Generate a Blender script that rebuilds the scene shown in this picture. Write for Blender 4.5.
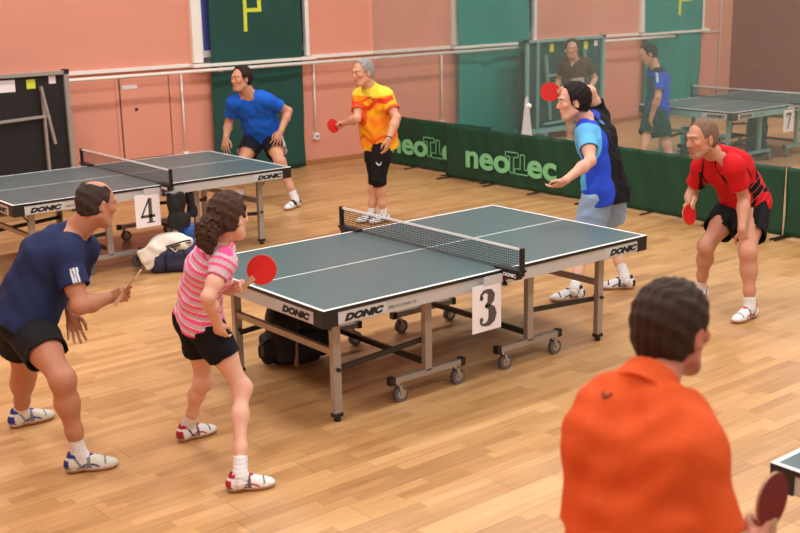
import bpy, bmesh, math, random
import numpy as np
from mathutils import Vector, Matrix
random.seed(7)
for o in list(bpy.data.objects): bpy.data.objects.remove(o)
S = bpy.context.scene
COL = S.collection
# ------------------------------------------------------------------ camera
cd = bpy.data.cameras.new('camera'); cam = bpy.data.objects.new('camera', cd); COL.objects.link(cam)
S.camera = cam
cd.sensor_width = 36.0; cd.lens = 36.0 * 1155.37 / 800; cd.clip_end = 200
yaw, pitch, roll = 0.682451, 0.246334, -0.018631
Fw = Vector((math.sin(yaw)*math.cos(pitch), math.cos(yaw)*math.cos(pitch), -math.sin(pitch)))
Rt = Vector((math.cos(yaw), -math.sin(yaw), 0)); Up = Rt.cross(Fw)
R2 = Rt*math.cos(roll) + Up*math.sin(roll); U2 = -Rt*math.sin(roll) + Up*math.cos(roll)
cam.matrix_world = Matrix(((R2.x, U2.x, -Fw.x, -4.8459), (R2.y, U2.y, -Fw.y, -5.7071), (R2.z, U2.z, -Fw.z, 2.5208), (0, 0, 0, 1)))
cd.dof.use_dof = True; cd.dof.focus_distance = 7.6; cd.dof.aperture_fstop = 3.2
# ------------------------------------------------------------------ world, lamps, exposure
S.view_settings.view_transform = 'Standard'; S.view_settings.look = 'None'
S.view_settings.gamma = 1.0; S.view_settings.use_curve_mapping = False
S.view_settings.exposure = 0.06
W = bpy.data.worlds.new('daylight'); S.world = W; W.use_nodes = True
W.node_tree.nodes['Background'].inputs[0].default_value = (1.0, 0.97, 0.93, 1)
W.node_tree.nodes['Background'].inputs[1].default_value = 0.07
LAMP_W = 72.0
LAMP_XY = [(x, y) for x in (-4.6, -1.2, 2.2, 5.8, 9.6, 13.0) for y in (-5.6, -2.2, 1.3, 4.7)]
for (x, y) in LAMP_XY:
    ld = bpy.data.lights.new('ceiling_lamp_light', 'AREA'); ld.shape = 'RECTANGLE'; ld.size = 1.25; ld.size_y = 0.34
    ld.energy = LAMP_W; ld.color = (0.96, 0.98, 1.0)
    lo = bpy.data.objects.new('ceiling_lamp_light', ld); COL.objects.link(lo); lo.location = (x, y, 5.28)
# wide soft area light, unseen behind the camera, aimed down the hall
ld = bpy.data.lights.new('window_daylight', 'AREA'); ld.shape = 'RECTANGLE'; ld.size = 9.0; ld.size_y = 2.2
ld.energy = 110; ld.color = (1.0, 0.98, 0.96)
lo = bpy.data.objects.new('window_daylight', ld); COL.objects.link(lo); lo.location = (-1.0, -10.5, 4.2)
lo.rotation_euler = (math.radians(72), 0, 0)

# ------------------------------------------------------------------ colours and materials
def lin(c):
    return tuple(((v/255)/12.92 if v/255 <= .04045 else (((v/255)+.055)/1.055)**2.4) for v in c)
MATS = {}
def mat(name, rgb, rough=.6, metal=0., bump=0., bscale=60., var=.06, spec=.5, nscale=9., trans=None):
    if name in MATS: return MATS[name]
    m = bpy.data.materials.new(name); m.use_nodes = True; nt = m.node_tree; N = nt.nodes; L = nt.links
    b = N['Principled BSDF']; c = lin(rgb)
    tc = N.new('ShaderNodeTexCoord'); ns = N.new('ShaderNodeTexNoise'); ns.inputs['Scale'].default_value = nscale
    ns.inputs['Detail'].default_value = 4
    L.new(tc.outputs['Object'], ns.inputs['Vector'])
    mx = N.new('ShaderNodeMix'); mx.data_type = 'RGBA'
    mx.inputs[6].default_value = (*[v*(1-var) for v in c], 1); mx.inputs[7].default_value = (*[min(1, v*(1+var)) for v in c], 1)
    L.new(ns.outputs[0], mx.inputs[0]); L.new(mx.outputs[2], b.inputs['Base Color'])
    b.inputs['Roughness'].default_value = rough; b.inputs['Metallic'].default_value = metal
    b.inputs['Specular IOR Level'].default_value = spec
    if bump:
        n2 = N.new('ShaderNodeTexNoise'); n2.inputs['Scale'].default_value = bscale; n2.inputs['Detail'].default_value = 3
        L.new(tc.outputs['Object'], n2.inputs['Vector'])
        bp = N.new('ShaderNodeBump'); bp.inputs['Strength'].default_value = bump; bp.inputs['Distance'].default_value = .01
        L.new(n2.outputs[0], bp.inputs['Height']); L.new(bp.outputs[0], b.inputs['Normal'])
    MATS[name] = m; return m
def attr_mat(name, rough=.7, bump=.25, bscale=90, spec=.3, sss=0.):
    if name in MATS: return MATS[name]
    m = bpy.data.materials.new(name); m.use_nodes = True; nt = m.node_tree; N = nt.nodes; L = nt.links
    b = N['Principled BSDF']; a = N.new('ShaderNodeAttribute'); a.attribute_name = 'Col'
    tc = N.new('ShaderNodeTexCoord'); ns = N.new('ShaderNodeTexNoise'); ns.inputs['Scale'].default_value = bscale; ns.inputs['Detail'].default_value = 3
    L.new(tc.outputs['Object'], ns.inputs['Vector'])
    mp = N.new('ShaderNodeMapRange'); mp.inputs[3].default_value = .93; mp.inputs[4].default_value = 1.07
    L.new(ns.outputs[0], mp.inputs[0])
    mx = N.new('ShaderNodeVectorMath'); mx.operation = 'SCALE'; L.new(a.outputs['Color'], mx.inputs[0]); L.new(mp.outputs[0], mx.inputs['Scale'])
    L.new(mx.outputs[0], b.inputs['Base Color'])
    b.inputs['Roughness'].default_value = rough; b.inputs['Specular IOR Level'].default_value = spec
    bp = N.new('ShaderNodeBump'); bp.inputs['Strength'].default_value = bump; bp.inputs['Distance'].default_value = .004
    L.new(ns.outputs[0], bp.inputs['Height']); L.new(bp.outputs[0], b.inputs['Normal'])
    MATS[name] = m; return m
def mesh_mat(name, rgb, px, pz, thread, axes=(0, 2), rough=.8):
    """woven netting: threads on a square grid, open holes between them (object coordinates)"""
    m = bpy.data.materials.new(name); m.use_nodes = True; nt = m.node_tree; N = nt.nodes; L = nt.links
    b = N['Principled BSDF']; b.inputs['Base Color'].default_value = (*lin(rgb), 1); b.inputs['Roughness'].default_value = rough
    b.inputs['Specular IOR Level'].default_value = .2
    tc = N.new('ShaderNodeTexCoord'); sp = N.new('ShaderNodeSeparateXYZ'); L.new(tc.outputs['Object'], sp.inputs[0])
    outs = []
    for ax, per in zip(axes, (px, pz)):
        d = N.new('ShaderNodeMath'); d.operation = 'DIVIDE'; d.inputs[1].default_value = per; L.new(sp.outputs[ax], d.inputs[0])
        f = N.new('ShaderNodeMath'); f.operation = 'FRACT'; L.new(d.outputs[0], f.inputs[0])
        g = N.new('ShaderNodeMath'); g.operation = 'LESS_THAN'; g.inputs[1].default_value = thread/per; L.new(f.outputs[0], g.inputs[0])
        outs.append(g)
    mx = N.new('ShaderNodeMath'); mx.operation = 'MAXIMUM'; L.new(outs[0].outputs[0], mx.inputs[0]); L.new(outs[1].outputs[0], mx.inputs[1])
    t = N.new('ShaderNodeBsdfTransparent'); ms = N.new('ShaderNodeMixShader')
    L.new(mx.outputs[0], ms.inputs[0]); L.new(t.outputs[0], ms.inputs[1]); L.new(b.outputs[0], ms.inputs[2])
    L.new(ms.outputs[0], N['Material Output'].inputs['Surface'])
    return m
def parquet():
    m = bpy.data.materials.new('oak_parquet'); m.use_nodes = True; nt = m.node_tree; N = nt.nodes; L = nt.links
    b = N['Principled BSDF']
    tc = N.new('ShaderNodeTexCoord'); sp = N.new('ShaderNodeSeparateXYZ'); L.new(tc.outputs['Object'], sp.inputs[0])
    def M(op, a, c=None, d=None):
        n = N.new('ShaderNodeMath'); n.operation = op
        for i, v in enumerate((a, c, d)):
            if v is None: continue
            if isinstance(v, (int, float)): n.inputs[i].default_value = v
            else: L.new(v, n.inputs[i])
        return n.outputs[0]
    def cells(row_h, length, seed):
        yr = M('DIVIDE', sp.outputs[1], row_h); row = M('FLOOR', yr); fy = M('FRACT', yr)
        w = N.new('ShaderNodeTexWhiteNoise'); w.noise_dimensions = '1D'; L.new(M('ADD', row, seed), w.inputs['W'])
        xr = M('ADD', M('DIVIDE', sp.outputs[0], length), M('MULTIPLY', w.outputs[0], 7.31)); col = M('FLOOR', xr); fx = M('FRACT', xr)
        cb = N.new('ShaderNodeCombineXYZ'); L.new(row, cb.inputs[0]); L.new(col, cb.inputs[1]); cb.inputs[2].default_value = seed
        w2 = N.new('ShaderNodeTexWhiteNoise'); w2.noise_dimensions = '3D'; L.new(cb.outputs[0], w2.inputs['Vector'])
        return fx, fy, w2.outputs[0]
    fx, fy, r1 = cells(.07, .46, 3.0)
    gx, gy, r2 = cells(.21, 2.2, 11.0)
    mpn = N.new('ShaderNodeMapping'); mpn.inputs['Scale'].default_value = (1.3, 26, 1); L.new(tc.outputs['Object'], mpn.inputs['Vector'])
    gr = N.new('ShaderNodeTexNoise'); gr.inputs['Scale'].default_value = 2.2; gr.inputs['Detail'].default_value = 6; L.new(mpn.outputs[0], gr.inputs['Vector'])
    big = N.new('ShaderNodeTexNoise'); big.inputs['Scale'].default_value = .5; L.new(tc.outputs['Object'], big.inputs['Vector'])
    v = M('ADD', M('MULTIPLY', r1, .36), M('ADD', M('MULTIPLY', r2, .18), M('MULTIPLY', gr.outputs[0], .62)))
    v = M('ADD', v, M('MULTIPLY', M('SUBTRACT', big.outputs[0], .5), .25))
    cr = N.new('ShaderNodeValToRGB'); e = cr.color_ramp.elements
    e[0].position = .12; e[0].color = (*lin((148, 104, 62)), 1); e[1].position = 1.0; e[1].color = (*lin((220, 176, 122)), 1)
    k = e.new(.5); k.color = (*lin((190, 143, 91)), 1)
    k = e.new(.72); k.color = (*lin((204, 158, 104)), 1)
    L.new(v, cr.inputs[0])
    def seam(f, w): return M('MAXIMUM', M('LESS_THAN', f, w), M('GREATER_THAN', f, 1-w))
    s1 = M('MAXIMUM', seam(fx, .003), seam(fy, .012)); s2 = M('MAXIMUM', seam(gx, .0012), seam(gy, .0075))
    dark = M('SUBTRACT', 1.0, M('ADD', M('MULTIPLY', s1, .10), M('MULTIPLY', s2, .34)))
    sc = N.new('ShaderNodeVectorMath'); sc.operation = 'SCALE'; L.new(cr.outputs[0], sc.inputs[0]); L.new(dark, sc.inputs['Scale'])
    L.new(sc.outputs[0], b.inputs['Base Color'])
    L.new(M('ADD', .27, M('MULTIPLY', gr.outputs[0], .16)), b.inputs['Roughness'])
    b.inputs['Specular IOR Level'].default_value = .5
    return m
M_floor = parquet()
M_wall = mat('salmon_plaster', (222, 150, 126), .75, bump=.25, bscale=30, var=.035, nscale=2.5)
M_wall_r = mat('brick_red_plaster', (138, 62, 50), .7, bump=.3, bscale=18, var=.12, nscale=5)
M_ceil = mat('ceiling_white', (225, 222, 214), .9)
M_white = mat('white_gloss_paint', (240, 236, 226), .4, var=.02)
M_base = mat('varnished_baseboard', (172, 116, 72), .4, var=.1, nscale=14)
M_glass = mat('dusk_blue_pane', (104, 112, 196), .15, var=.03)
M_curt = mat('dark_green_cloth', (26, 72, 62), .85, bump=.3, bscale=120, var=.1, nscale=4)
M_curt2 = mat('teal_green_cloth', (0, 136, 124), .85, bump=.3, bscale=120, var=.1, nscale=4)
M_yel = mat('yellow_tape', (214, 222, 60), .6)
M_top = mat('table_blue_grey', (76, 98, 100), .36, var=.03, spec=.45)
M_line = mat('table_white_line', (236, 238, 236), .5)
M_blk = mat('black_plastic', (26, 25, 27), .45, var=.1)
M_blk2 = mat('black_steel', (40, 37, 36), .4, var=.1)
M_alu = mat('silver_painted_steel', (172, 164, 156), .36, metal=.35, var=.04)
M_apr = mat('silver_apron', (192, 190, 187), .4, metal=.15, var=.03)
M_decal = mat('pale_decal', (194, 193, 190), .5, var=.02)
M_ink = mat('black_ink', (22, 22, 24), .6)
M_paper = mat('white_paper', (238, 232, 232), .7, var=.02)
M_grey_ink = mat('dark_grey_ink', (82, 76, 76), .7)
M_rubber = mat('grey_castor_rubber', (96, 94, 96), .6)
M_chrome = mat('chrome', (190, 190, 190), .25, metal=.9)
M_redp = mat('red_plastic', (170, 34, 30), .4)
M_barr = mat('dark_green_vinyl', (24, 70, 50), .5, bump=.35, bscale=9, var=.12, nscale=3, spec=.35)
M_mint = mat('mint_print', (128, 206, 148), .6, var=.05)
M_fold = mat('folded_table_black', (20, 17, 17), .6, var=.15)
M_fold2 = mat('folded_table_teal', (4, 74, 66), .6, var=.12)
M_tealf = mat('teal_grey_steel', (128, 176, 170), .5, var=.05)
M_rubred = mat('red_paddle_rubber', (206, 26, 22), .5, var=.04)
M_rubdk = mat('dark_red_paddle_rubber', (110, 18, 22), .45, var=.06)
M_rubblk = mat('black_paddle_rubber', (30, 26, 28), .5)
M_wood = mat('paddle_wood', (190, 150, 112), .5, var=.1, nscale=30)
M_ball = mat('white_ball', (245, 243, 235), .4)
M_navyc = mat('navy_nylon', (38, 46, 78), .65, bump=.3, bscale=40, var=.12)
M_cream = mat('cream_cotton', (232, 226, 212), .85, bump=.3, bscale=60, var=.04)
M_bluep = mat('bright_blue_plastic', (50, 104, 190), .3, bump=.5, bscale=25, var=.2)
M_blkc = mat('black_nylon', (12, 12, 15), .7, bump=.4, bscale=50, var=.15)
M_tan = mat('tan_cord', (150, 124, 96), .8)
M_net = mesh_mat('table_net_mesh', (34, 40, 42), .016, .016, .0036, axes=(1, 2))
M_hallnet = mesh_mat('hall_netting', (132, 152, 142), .0165, .015, .0029, axes=(1, 2))
M_brown_skin = None

# ------------------------------------------------------------------ object helpers
def link(o, parent=None):
    COL.objects.link(o)
    if parent is not None: o.parent = parent
    return o
def tag(o, label=None, cat=None, group=None, kind=None):
    if label: o['label'] = label
    if cat: o['category'] = cat
    if group: o['group'] = group
    if kind: o['kind'] = kind
    return o
def empty(name, loc, label, cat, rz=0, group=None):
    o = bpy.data.objects.new(name, None); o.empty_display_size = .1; link(o)
    o.location = loc; o.rotation_euler = (0, 0, rz); return tag(o, label, cat, group)
class MB:
    """collects shapes, builds one mesh object"""
    def __init__(s): s.bm = bmesh.new(); s.mats = []
    def mi(s, m):
        if m not in s.mats: s.mats.append(m)
        return s.mats.index(m)
    def box(s, lo, hi, m, rot=None, bev=0.):
        lo = Vector(lo); hi = Vector(hi); c = (lo+hi)/2; d = hi-lo
        mt = Matrix.Translation(c) @ Matrix.Diagonal((*d, 1))
        if rot is not None: mt = rot @ mt
        r = bmesh.ops.create_cube(s.bm, size=1, matrix=mt)
        fs = set(f for v in r['verts'] for f in v.link_faces); i = s.mi(m)
        for f in fs: f.material_index = i
        if bev:
            es = list(set(e for v in r['verts'] for e in v.link_edges))
            bmesh.ops.bevel(s.bm, geom=es, offset=bev, segments=2, affect='EDGES', profile=.6)
        return s
    def bar(s, a, b, w, h, m, up=(0, 0, 1), bev=.003):
        a = Vector(a); b = Vector(b); d = (b-a); L = d.length; d.normalize(); up = Vector(up)
        if abs(d.dot(up)) > .98: up = Vector((1, 0, 0))
        x = d; y = up.cross(x).normalized(); z = x.cross(y)
        mt = Matrix(((x.x, y.x, z.x, a.x), (x.y, y.y, z.y, a.y), (x.z, y.z, z.z, a.z), (0, 0, 0, 1)))
        r = bmesh.ops.create_cube(s.bm, size=1, matrix=mt @ Matrix.Translation((L/2, 0, 0)) @ Matrix.Diagonal((L, w, h, 1)))
        i = s.mi(m)
        for f in set(f for v in r['verts'] for f in v.link_faces): f.material_index = i
        if bev:
            bmesh.ops.bevel(s.bm, geom=list(set(e for v in r['verts'] for e in v.link_edges)), offset=bev, segments=1, affect='EDGES')
        return s
    def cyl(s, a, b, r1, m, r2=None, seg=20):
        a = Vector(a); b = Vector(b); d = b-a; q = Vector((0, 0, 1)).rotation_difference(d).to_matrix().to_4x4()
        r = bmesh.ops.create_cone(s.bm, cap_ends=True, segments=seg, radius1=r1, radius2=r1 if r2 is None else r2, depth=d.length,
                                  matrix=Matrix.Translation((a+b)/2) @ q)
        i = s.mi(m)
        for f in set(f for v in r['verts'] for f in v.link_faces):
            f.material_index = i; f.smooth = len(f.verts) == 4
        return s
    def sph(s, c, r, m, seg=20):
        q = bmesh.ops.create_uvsphere(s.bm, u_segments=seg, v_segments=seg//2, radius=1, matrix=Matrix.Translation(c) @ Matrix.Diagonal((*(r if hasattr(r, '__len__') else (r, r, r)), 1)))
        i = s.mi(m)
        for f in set(f for v in q['verts'] for f in v.link_faces): f.material_index = i; f.smooth = True
        return s
    def tube(s, pts, r, m, seg=8, closed=False):
        pts = [Vector(p) for p in pts]; rings = []; n = len(pts); i = s.mi(m); rr = r if hasattr(r, '__len__') else [r]*n
        prev = None
        for k, p in enumerate(pts):
            t = (pts[min(k+1, n-1)]-pts[max(k-1, 0)]).normalized()
            u = prev if prev is not None else (Vector((0, 0, 1)) if abs(t.z) < .9 else Vector((1, 0, 0)))
            u = (u - t*u.dot(t)).normalized(); prev = u; w = t.cross(u)
            rings.append([s.bm.verts.new(p + (u*math.cos(a)+w*math.sin(a))*rr[k]) for a in [2*math.pi*j/seg for j in range(seg)]])
        for A, B in zip(rings, rings[1:]):
            for j in range(seg):
                f = s.bm.faces.new((A[j], A[(j+1) % seg], B[(j+1) % seg], B[j])); f.material_index = i; f.smooth = True
        for R, rev in ((rings[0], True), (rings[-1], False)):
            f = s.bm.faces.new(R[::-1] if rev else R); f.material_index = i
        return s
    def prism(s, outline, m, o, u, v, thick):
        """outline (a,b) in plane o+a*u+b*v, extruded along u x v by thick"""
        o, u, v = Vector(o), Vector(u), Vector(v); n = u.cross(v).normalized()*thick; i = s.mi(m)
        A = [s.bm.verts.new(o+u*a+v*b) for a, b in outline]; B = [s.bm.verts.new(o+u*a+v*b+n) for a, b in outline]
        s.bm.faces.new(A[::-1]).material_index = i; s.bm.faces.new(B).material_index = i
        for k in range(len(A)):
            f = s.bm.faces.new((A[k], A[(k+1) % len(A)], B[(k+1) % len(A)], B[k])); f.material_index = i
        return s
    def build(s, name, parent=None, loc=None, rz=0):
        bmesh.ops.recalc_face_normals(s.bm, faces=s.bm.faces)
        me = bpy.data.meshes.new(name); s.bm.to_mesh(me); s.bm.free()
        for m in s.mats: me.materials.append(m)
        o = bpy.data.objects.new(name, me); link(o, parent)
        if loc is not None: o.location = loc
        o.rotation_euler = (0, 0, rz); return o
def struct(o): o['kind'] = 'structure'; return o
def recenter(o):
    """put the origin of a top-level mesh at the middle of its base"""
    me = o.data; co = np.empty(len(me.vertices)*3); me.vertices.foreach_get('co', co); co = co.reshape(-1, 3)
    c = np.array([(co[:, 0].min()+co[:, 0].max())/2, (co[:, 1].min()+co[:, 1].max())/2, co[:, 2].min()])
    me.vertices.foreach_set('co', (co-c).ravel()); me.update(); o.location = tuple(np.array(o.location)+c); return o
def text_mesh(name, s, size, m, parent, o, u, v, depth=.002, bold=0., shear=0., sx=1., align='LEFT'):
    """text laid in the plane o + a*u + b*v (u x v points out of the surface)"""
    cu = bpy.data.curves.new('lettering_curve', 'FONT'); cu.body = s; cu.size = size; cu.extrude = depth/2; cu.offset = bold; cu.shear = shear
    cu.align_x = align; cu.resolution_u = 4
    t = bpy.data.objects.new('lettering_curve', cu); link(t)
    me = bpy.data.meshes.new_from_object(t.evaluated_get(bpy.context.evaluated_depsgraph_get()))
    bpy.data.objects.remove(t); bpy.data.curves.remove(cu)
    u = Vector(u).normalized(); v = Vector(v).normalized(); n = u.cross(v); o = Vector(o)
    me.transform(Matrix(((u.x*sx, v.x, n.x, o.x), (u.y*sx, v.y, n.y, o.y), (u.z*sx, v.z, n.z, o.z), (0, 0, 0, 1))))
    me.materials.clear(); me.materials.append(m)
    ob = bpy.data.objects.new(name, me); link(ob, parent); return ob

# ------------------------------------------------------------------ the hall
struct(MB().box((-8, -13, -.12), (14, 7.62, 0), M_floor).build('floor'))
b = MB()
b.box((-8, 7.4, 0), (14, 7.62, 1.47), M_wall)
WX = [(2.62, 4.2), (7.0, 8.58), (11.34, 12.92)]
x0 = -8
for a, c in WX + [(14, 14)]:
    b.box((x0, 7.4, 1.47), (a, 7.62, 4.6), M_wall); x0 = c
b.box((-8, 7.4, 4.6), (14, 7.62, 5.4), M_wall)
struct(b.build('wall_back'))
struct(MB().box((13.9, -13, 0), (14.1, 7.4, 5.4), M_wall_r).build('wall_right'))
struct(MB().box((-8.2, -13, 0), (-8, 7.62, 5.4), M_wall).build('wall_left'))
struct(MB().box((-8, -13, 5.4), (14.1, 7.62, 5.6), M_ceil).build('ceiling'))
struct(MB().box((-8, 7.375, 0), (13.9, 7.4, .07), M_base, bev=.006).build('baseboard_back'))
struct(MB().box((13.875, -13, 0), (13.9, 7.375, .07), M_base, bev=.006).build('baseboard_right'))
for i, (a, c) in enumerate(WX):
    w = MB()
    w.box((a-.14, 7.34, 1.50), (a, 7.5, 4.74), M_white, bev=.008).box((c, 7.34, 1.50), (c+.06, 7.5, 4.74), M_white, bev=.008)
    w.box((a, 7.42, 1.60), (a+.05, 7.5, 4.6), M_white).box((a, 7.42, 1.56), (c, 7.5, 1.64), M_white).box((a-.14, 7.34, 4.6), (c+.06, 7.5, 4.74), M_white)
    w.box(((a+c)/2-.03, 7.43, 1.6), ((a+c)/2+.03, 7.5, 4.6), M_white)
    wo = struct(w.build('window_%d' % (i+1)))
    MB().box((a+.02, 7.47, 1.62), (c-.01, 7.485, 4.6), M_glass).build('pane', wo)
    MB().box((a-.2, 7.24, 1.45), (c+.1, 7.42, 1.49), M_white, bev=.006).build('window_sill', wo)
b = MB(); x0 = -8
for a, c in WX + [(14.0, 14)]:
    b.box((x0, 7.345, 1.455), (a-.2 if a < 14 else 13.12, 7.4, 1.50), M_white, bev=.005); x0 = c+.1
struct(b.build('trim_1'))
# flush access door in the wall
d = struct(MB().box((1.47, 7.382, .38), (2.12, 7.4, 1.37), M_wall, bev=.006).box((1.41, 7.39, .33), (1.45, 7.4, 1.41), M_wall).box((2.14, 7.39, .33), (2.18, 7.4, 1.41), M_wall)
           .box((1.41, 7.39, 1.385), (2.18, 7.4, 1.42), M_wall).box((1.41, 7.39, .33), (2.18, 7.4, .365), M_wall).build('door_1'))
MB().box((1.468, 7.395, .372), (2.122, 7.397, .38), M_grey_ink).box((1.455, 7.396, .37), (1.468, 7.399, 1.38), M_grey_ink).box((2.122, 7.396, .37), (2.135, 7.399, 1.38), M_grey_ink).box((1.455, 7.396, 1.372), (2.135, 7.399, 1.383), M_grey_ink).build('door_gap', d)
MB().cyl((1.66, 7.382, .99), (1.66, 7.36, .99), .018, M_blk2).build('door_handle', d)
MB().box((1.49, 7.376, 1.245), (1.69, 7.382, 1.29), M_paper).build('door_label', d)

def pipe_run(x0, x1, label):
    o = tag(MB().cyl((x0, 7.17, 1.415), (x1, 7.17, 1.415), .021, M_white).build('heating_pipe'), label, 'pipe')
    x = x0+.35
    while x < x1-.1:
        MB().bar((x, 7.17, 1.39), (x, 7.40, 1.39), .012, .012, M_white).cyl((x-.012, 7.17, 1.415), (x+.012, 7.17, 1.415), .026, M_white).build('pipe_bracket', o); x += 1.72
    recenter_tree(o)
def recenter_tree(o):
    old = Vector(o.location); recenter(o); d = Vector(o.location)-old
    for c in o.children: c.location = Vector(c.location)-d
pipe_run(-7.9, 8.28, 'long white horizontal heating pipe running past the dark green banner behind the players')
pipe_run(9.9, 11.9, 'short white horizontal pipe right of the folded table by the third window')
for i, (x, zt, zb, lab) in enumerate([(2.30, 1.39, .40, 'white vertical conduit beside the flush wall door'),
                                  (4.33, 1.39, .44, 'white vertical conduit right of the dark green banner, ending in a socket'),
                                  (6.65, 1.39, .40, 'white vertical conduit behind the netting between the players and teal banner'),
                                  (13.5, 5.35, .10, 'tall thin white conduit near the brick red wall corner')]):
    q = tag(MB().cyl((x, 7.37, zb), (x, 7.37, zt), .0125, M_white, seg=10).build('conduit'), lab, 'pipe', None)
    MB().box((x-.035, 7.34, zb-.09), (x+.035, 7.4, zb), M_white, bev=.005).cyl((x, 7.338, zb-.045), (x, 7.341, zb-.045), .02, M_grey_ink, seg=10).build('socket', q)
    recenter_tree(q)
tag(recenter(MB().cyl((12.98, 7.37, 1.43), (13.5, 7.37, 1.43), .011, M_white, seg=10).build('conduit')), 'short horizontal white conduit right of the far green banner', 'pipe')

# banners of cloth hung over the windows
def banner(name, x0, x1, zb, m, label, P=None, amp=.022, seed=1):
    rnd = random.Random(seed); ph = [rnd.uniform(0, 6) for _ in range(4)]
    bm = bmesh.new(); nx, nz = 70, 60; zt = 4.9; vs = []
    def yy(x, z):
        t = (x-x0)/(x1-x0)
        return 7.285+amp*(math.sin(t*11+ph[0]+.35*math.sin(z*1.4+ph[1]))*.6+math.sin(t*23+ph[2]+z*.3)*.25)*(1.0 if z < 3.9 else .6)+.006*math.sin(z*7+t*5)
    for side in (0, 1):
        vs.append([[bm.verts.new((x0+(x1-x0)*i/nx+.012*math.sin(4.9*j/nz*2+ph[3])*(1 if i in (0, nx) else 0), yy(x0+(x1-x0)*i/nx, zb+(zt-zb)*j/nz)+(.006 if side else 0), zb+(zt-zb)*j/nz)) for i in range(nx+1)] for j in range(nz+1)])
    for side in (0, 1):
        for j in range(nz):
            for i in range(nx):
                q = vs[side]; bm.faces.new((q[j][i], q[j][i+1], q[j+1][i+1], q[j+1][i])).smooth = True
    for j in range(nz):
        for i in (0, nx): bm.faces.new((vs[0][j][i], vs[0][j+1][i], vs[1][j+1][i], vs[1][j][i]))
    for i in range(nx):
        for j in (0, nz): bm.faces.new((vs[0][j][i], vs[1][j][i], vs[1][j][i+1], vs[0][j][i+1]))
    bmesh.ops.recalc_face_normals(bm, faces=bm.faces)
    me = bpy.data.meshes.new(name); bm.to_mesh(me); bm.free(); me.materials.append(m)
    o = bpy.data.objects.new(name, me); link(o); tag(o, label, 'banner')
    if P:
        px, pz, w = P; b = MB(); t = .055; h = .78
        def strip(xa, xb, za, zb_):
            n = max(1, int((xb-xa)/.03)); k = b.mi(M_yel); nz_ = max(1, int((zb_-za)/.05)); g = []
            for j in range(nz_+1):
                g.append([b.bm.verts.new((xa+(xb-xa)*i/n, yy(xa+(xb-xa)*i/n, za+(zb_-za)*j/nz_)-.004, za+(zb_-za)*j/nz_)) for i in range(n+1)])
            for j in range(nz_):
                for i in range(n): b.bm.faces.new((g[j][i], g[j][i+1], g[j+1][i+1], g[j+1][i])).material_index = k
        strip(px, px+t, pz, pz+h); strip(px+t, px+w, pz+.24, pz+.24+t*.9); strip(px+t, px+w, pz+h-t*.9, pz+h); strip(px+w-t, px+w, pz+.24+t*.9, pz+h-t*.9)
        b.build('letter', o)
    recenter_tree(o); return o
banner('hanging_banner', 2.70, 4.09, .02, M_curt, 'dark green cloth banner behind the man in blue, with a yellow letter P', (3.19, 1.865, .29), seed=3)
banner('hanging_banner', 6.90, 8.42, .06, M_curt2, 'plain teal banner behind the netting, left of the folded table', None, .03, seed=5)
banner('hanging_banner', 11.28, 12.83, .05, M_curt2, 'teal banner with yellow letter behind the far blue shirted man', (12.16, 1.76, .30), .035, seed=9)

# hall netting
def netting():
    bm = bmesh.new(); ny, nz = 260, 10; y0, y1 = -6.5, 7.36
    g = [[bm.verts.new((5.35+.03*math.sin(y*5.1+.4*math.sin(y*1.7))+.008*math.sin(y*13), y, z)) for y in [y0+(y1-y0)*i/ny for i in range(ny+1)]] for z in [.03+5.2*j/nz for j in range(nz+1)]]
    for j in range(nz):
        for i in range(ny): bm.faces.new((g[j][i], g[j][i+1], g[j+1][i+1], g[j+1][i])).smooth = True
    me = bpy.data.meshes.new('divider_netting'); bm.to_mesh(me); bm.free(); me.materials.append(M_hallnet)
    o = bpy.data.objects.new('divider_netting', me); link(o)
    tag(o, 'pale see-through divider netting hanging behind the green barriers', 'netting')
    MB().cyl((5.35, y0, 5.24), (5.35, y1, 5.24), .012, M_chrome, seg=8).build('net_cable', o)
    return o
netting()
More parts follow.
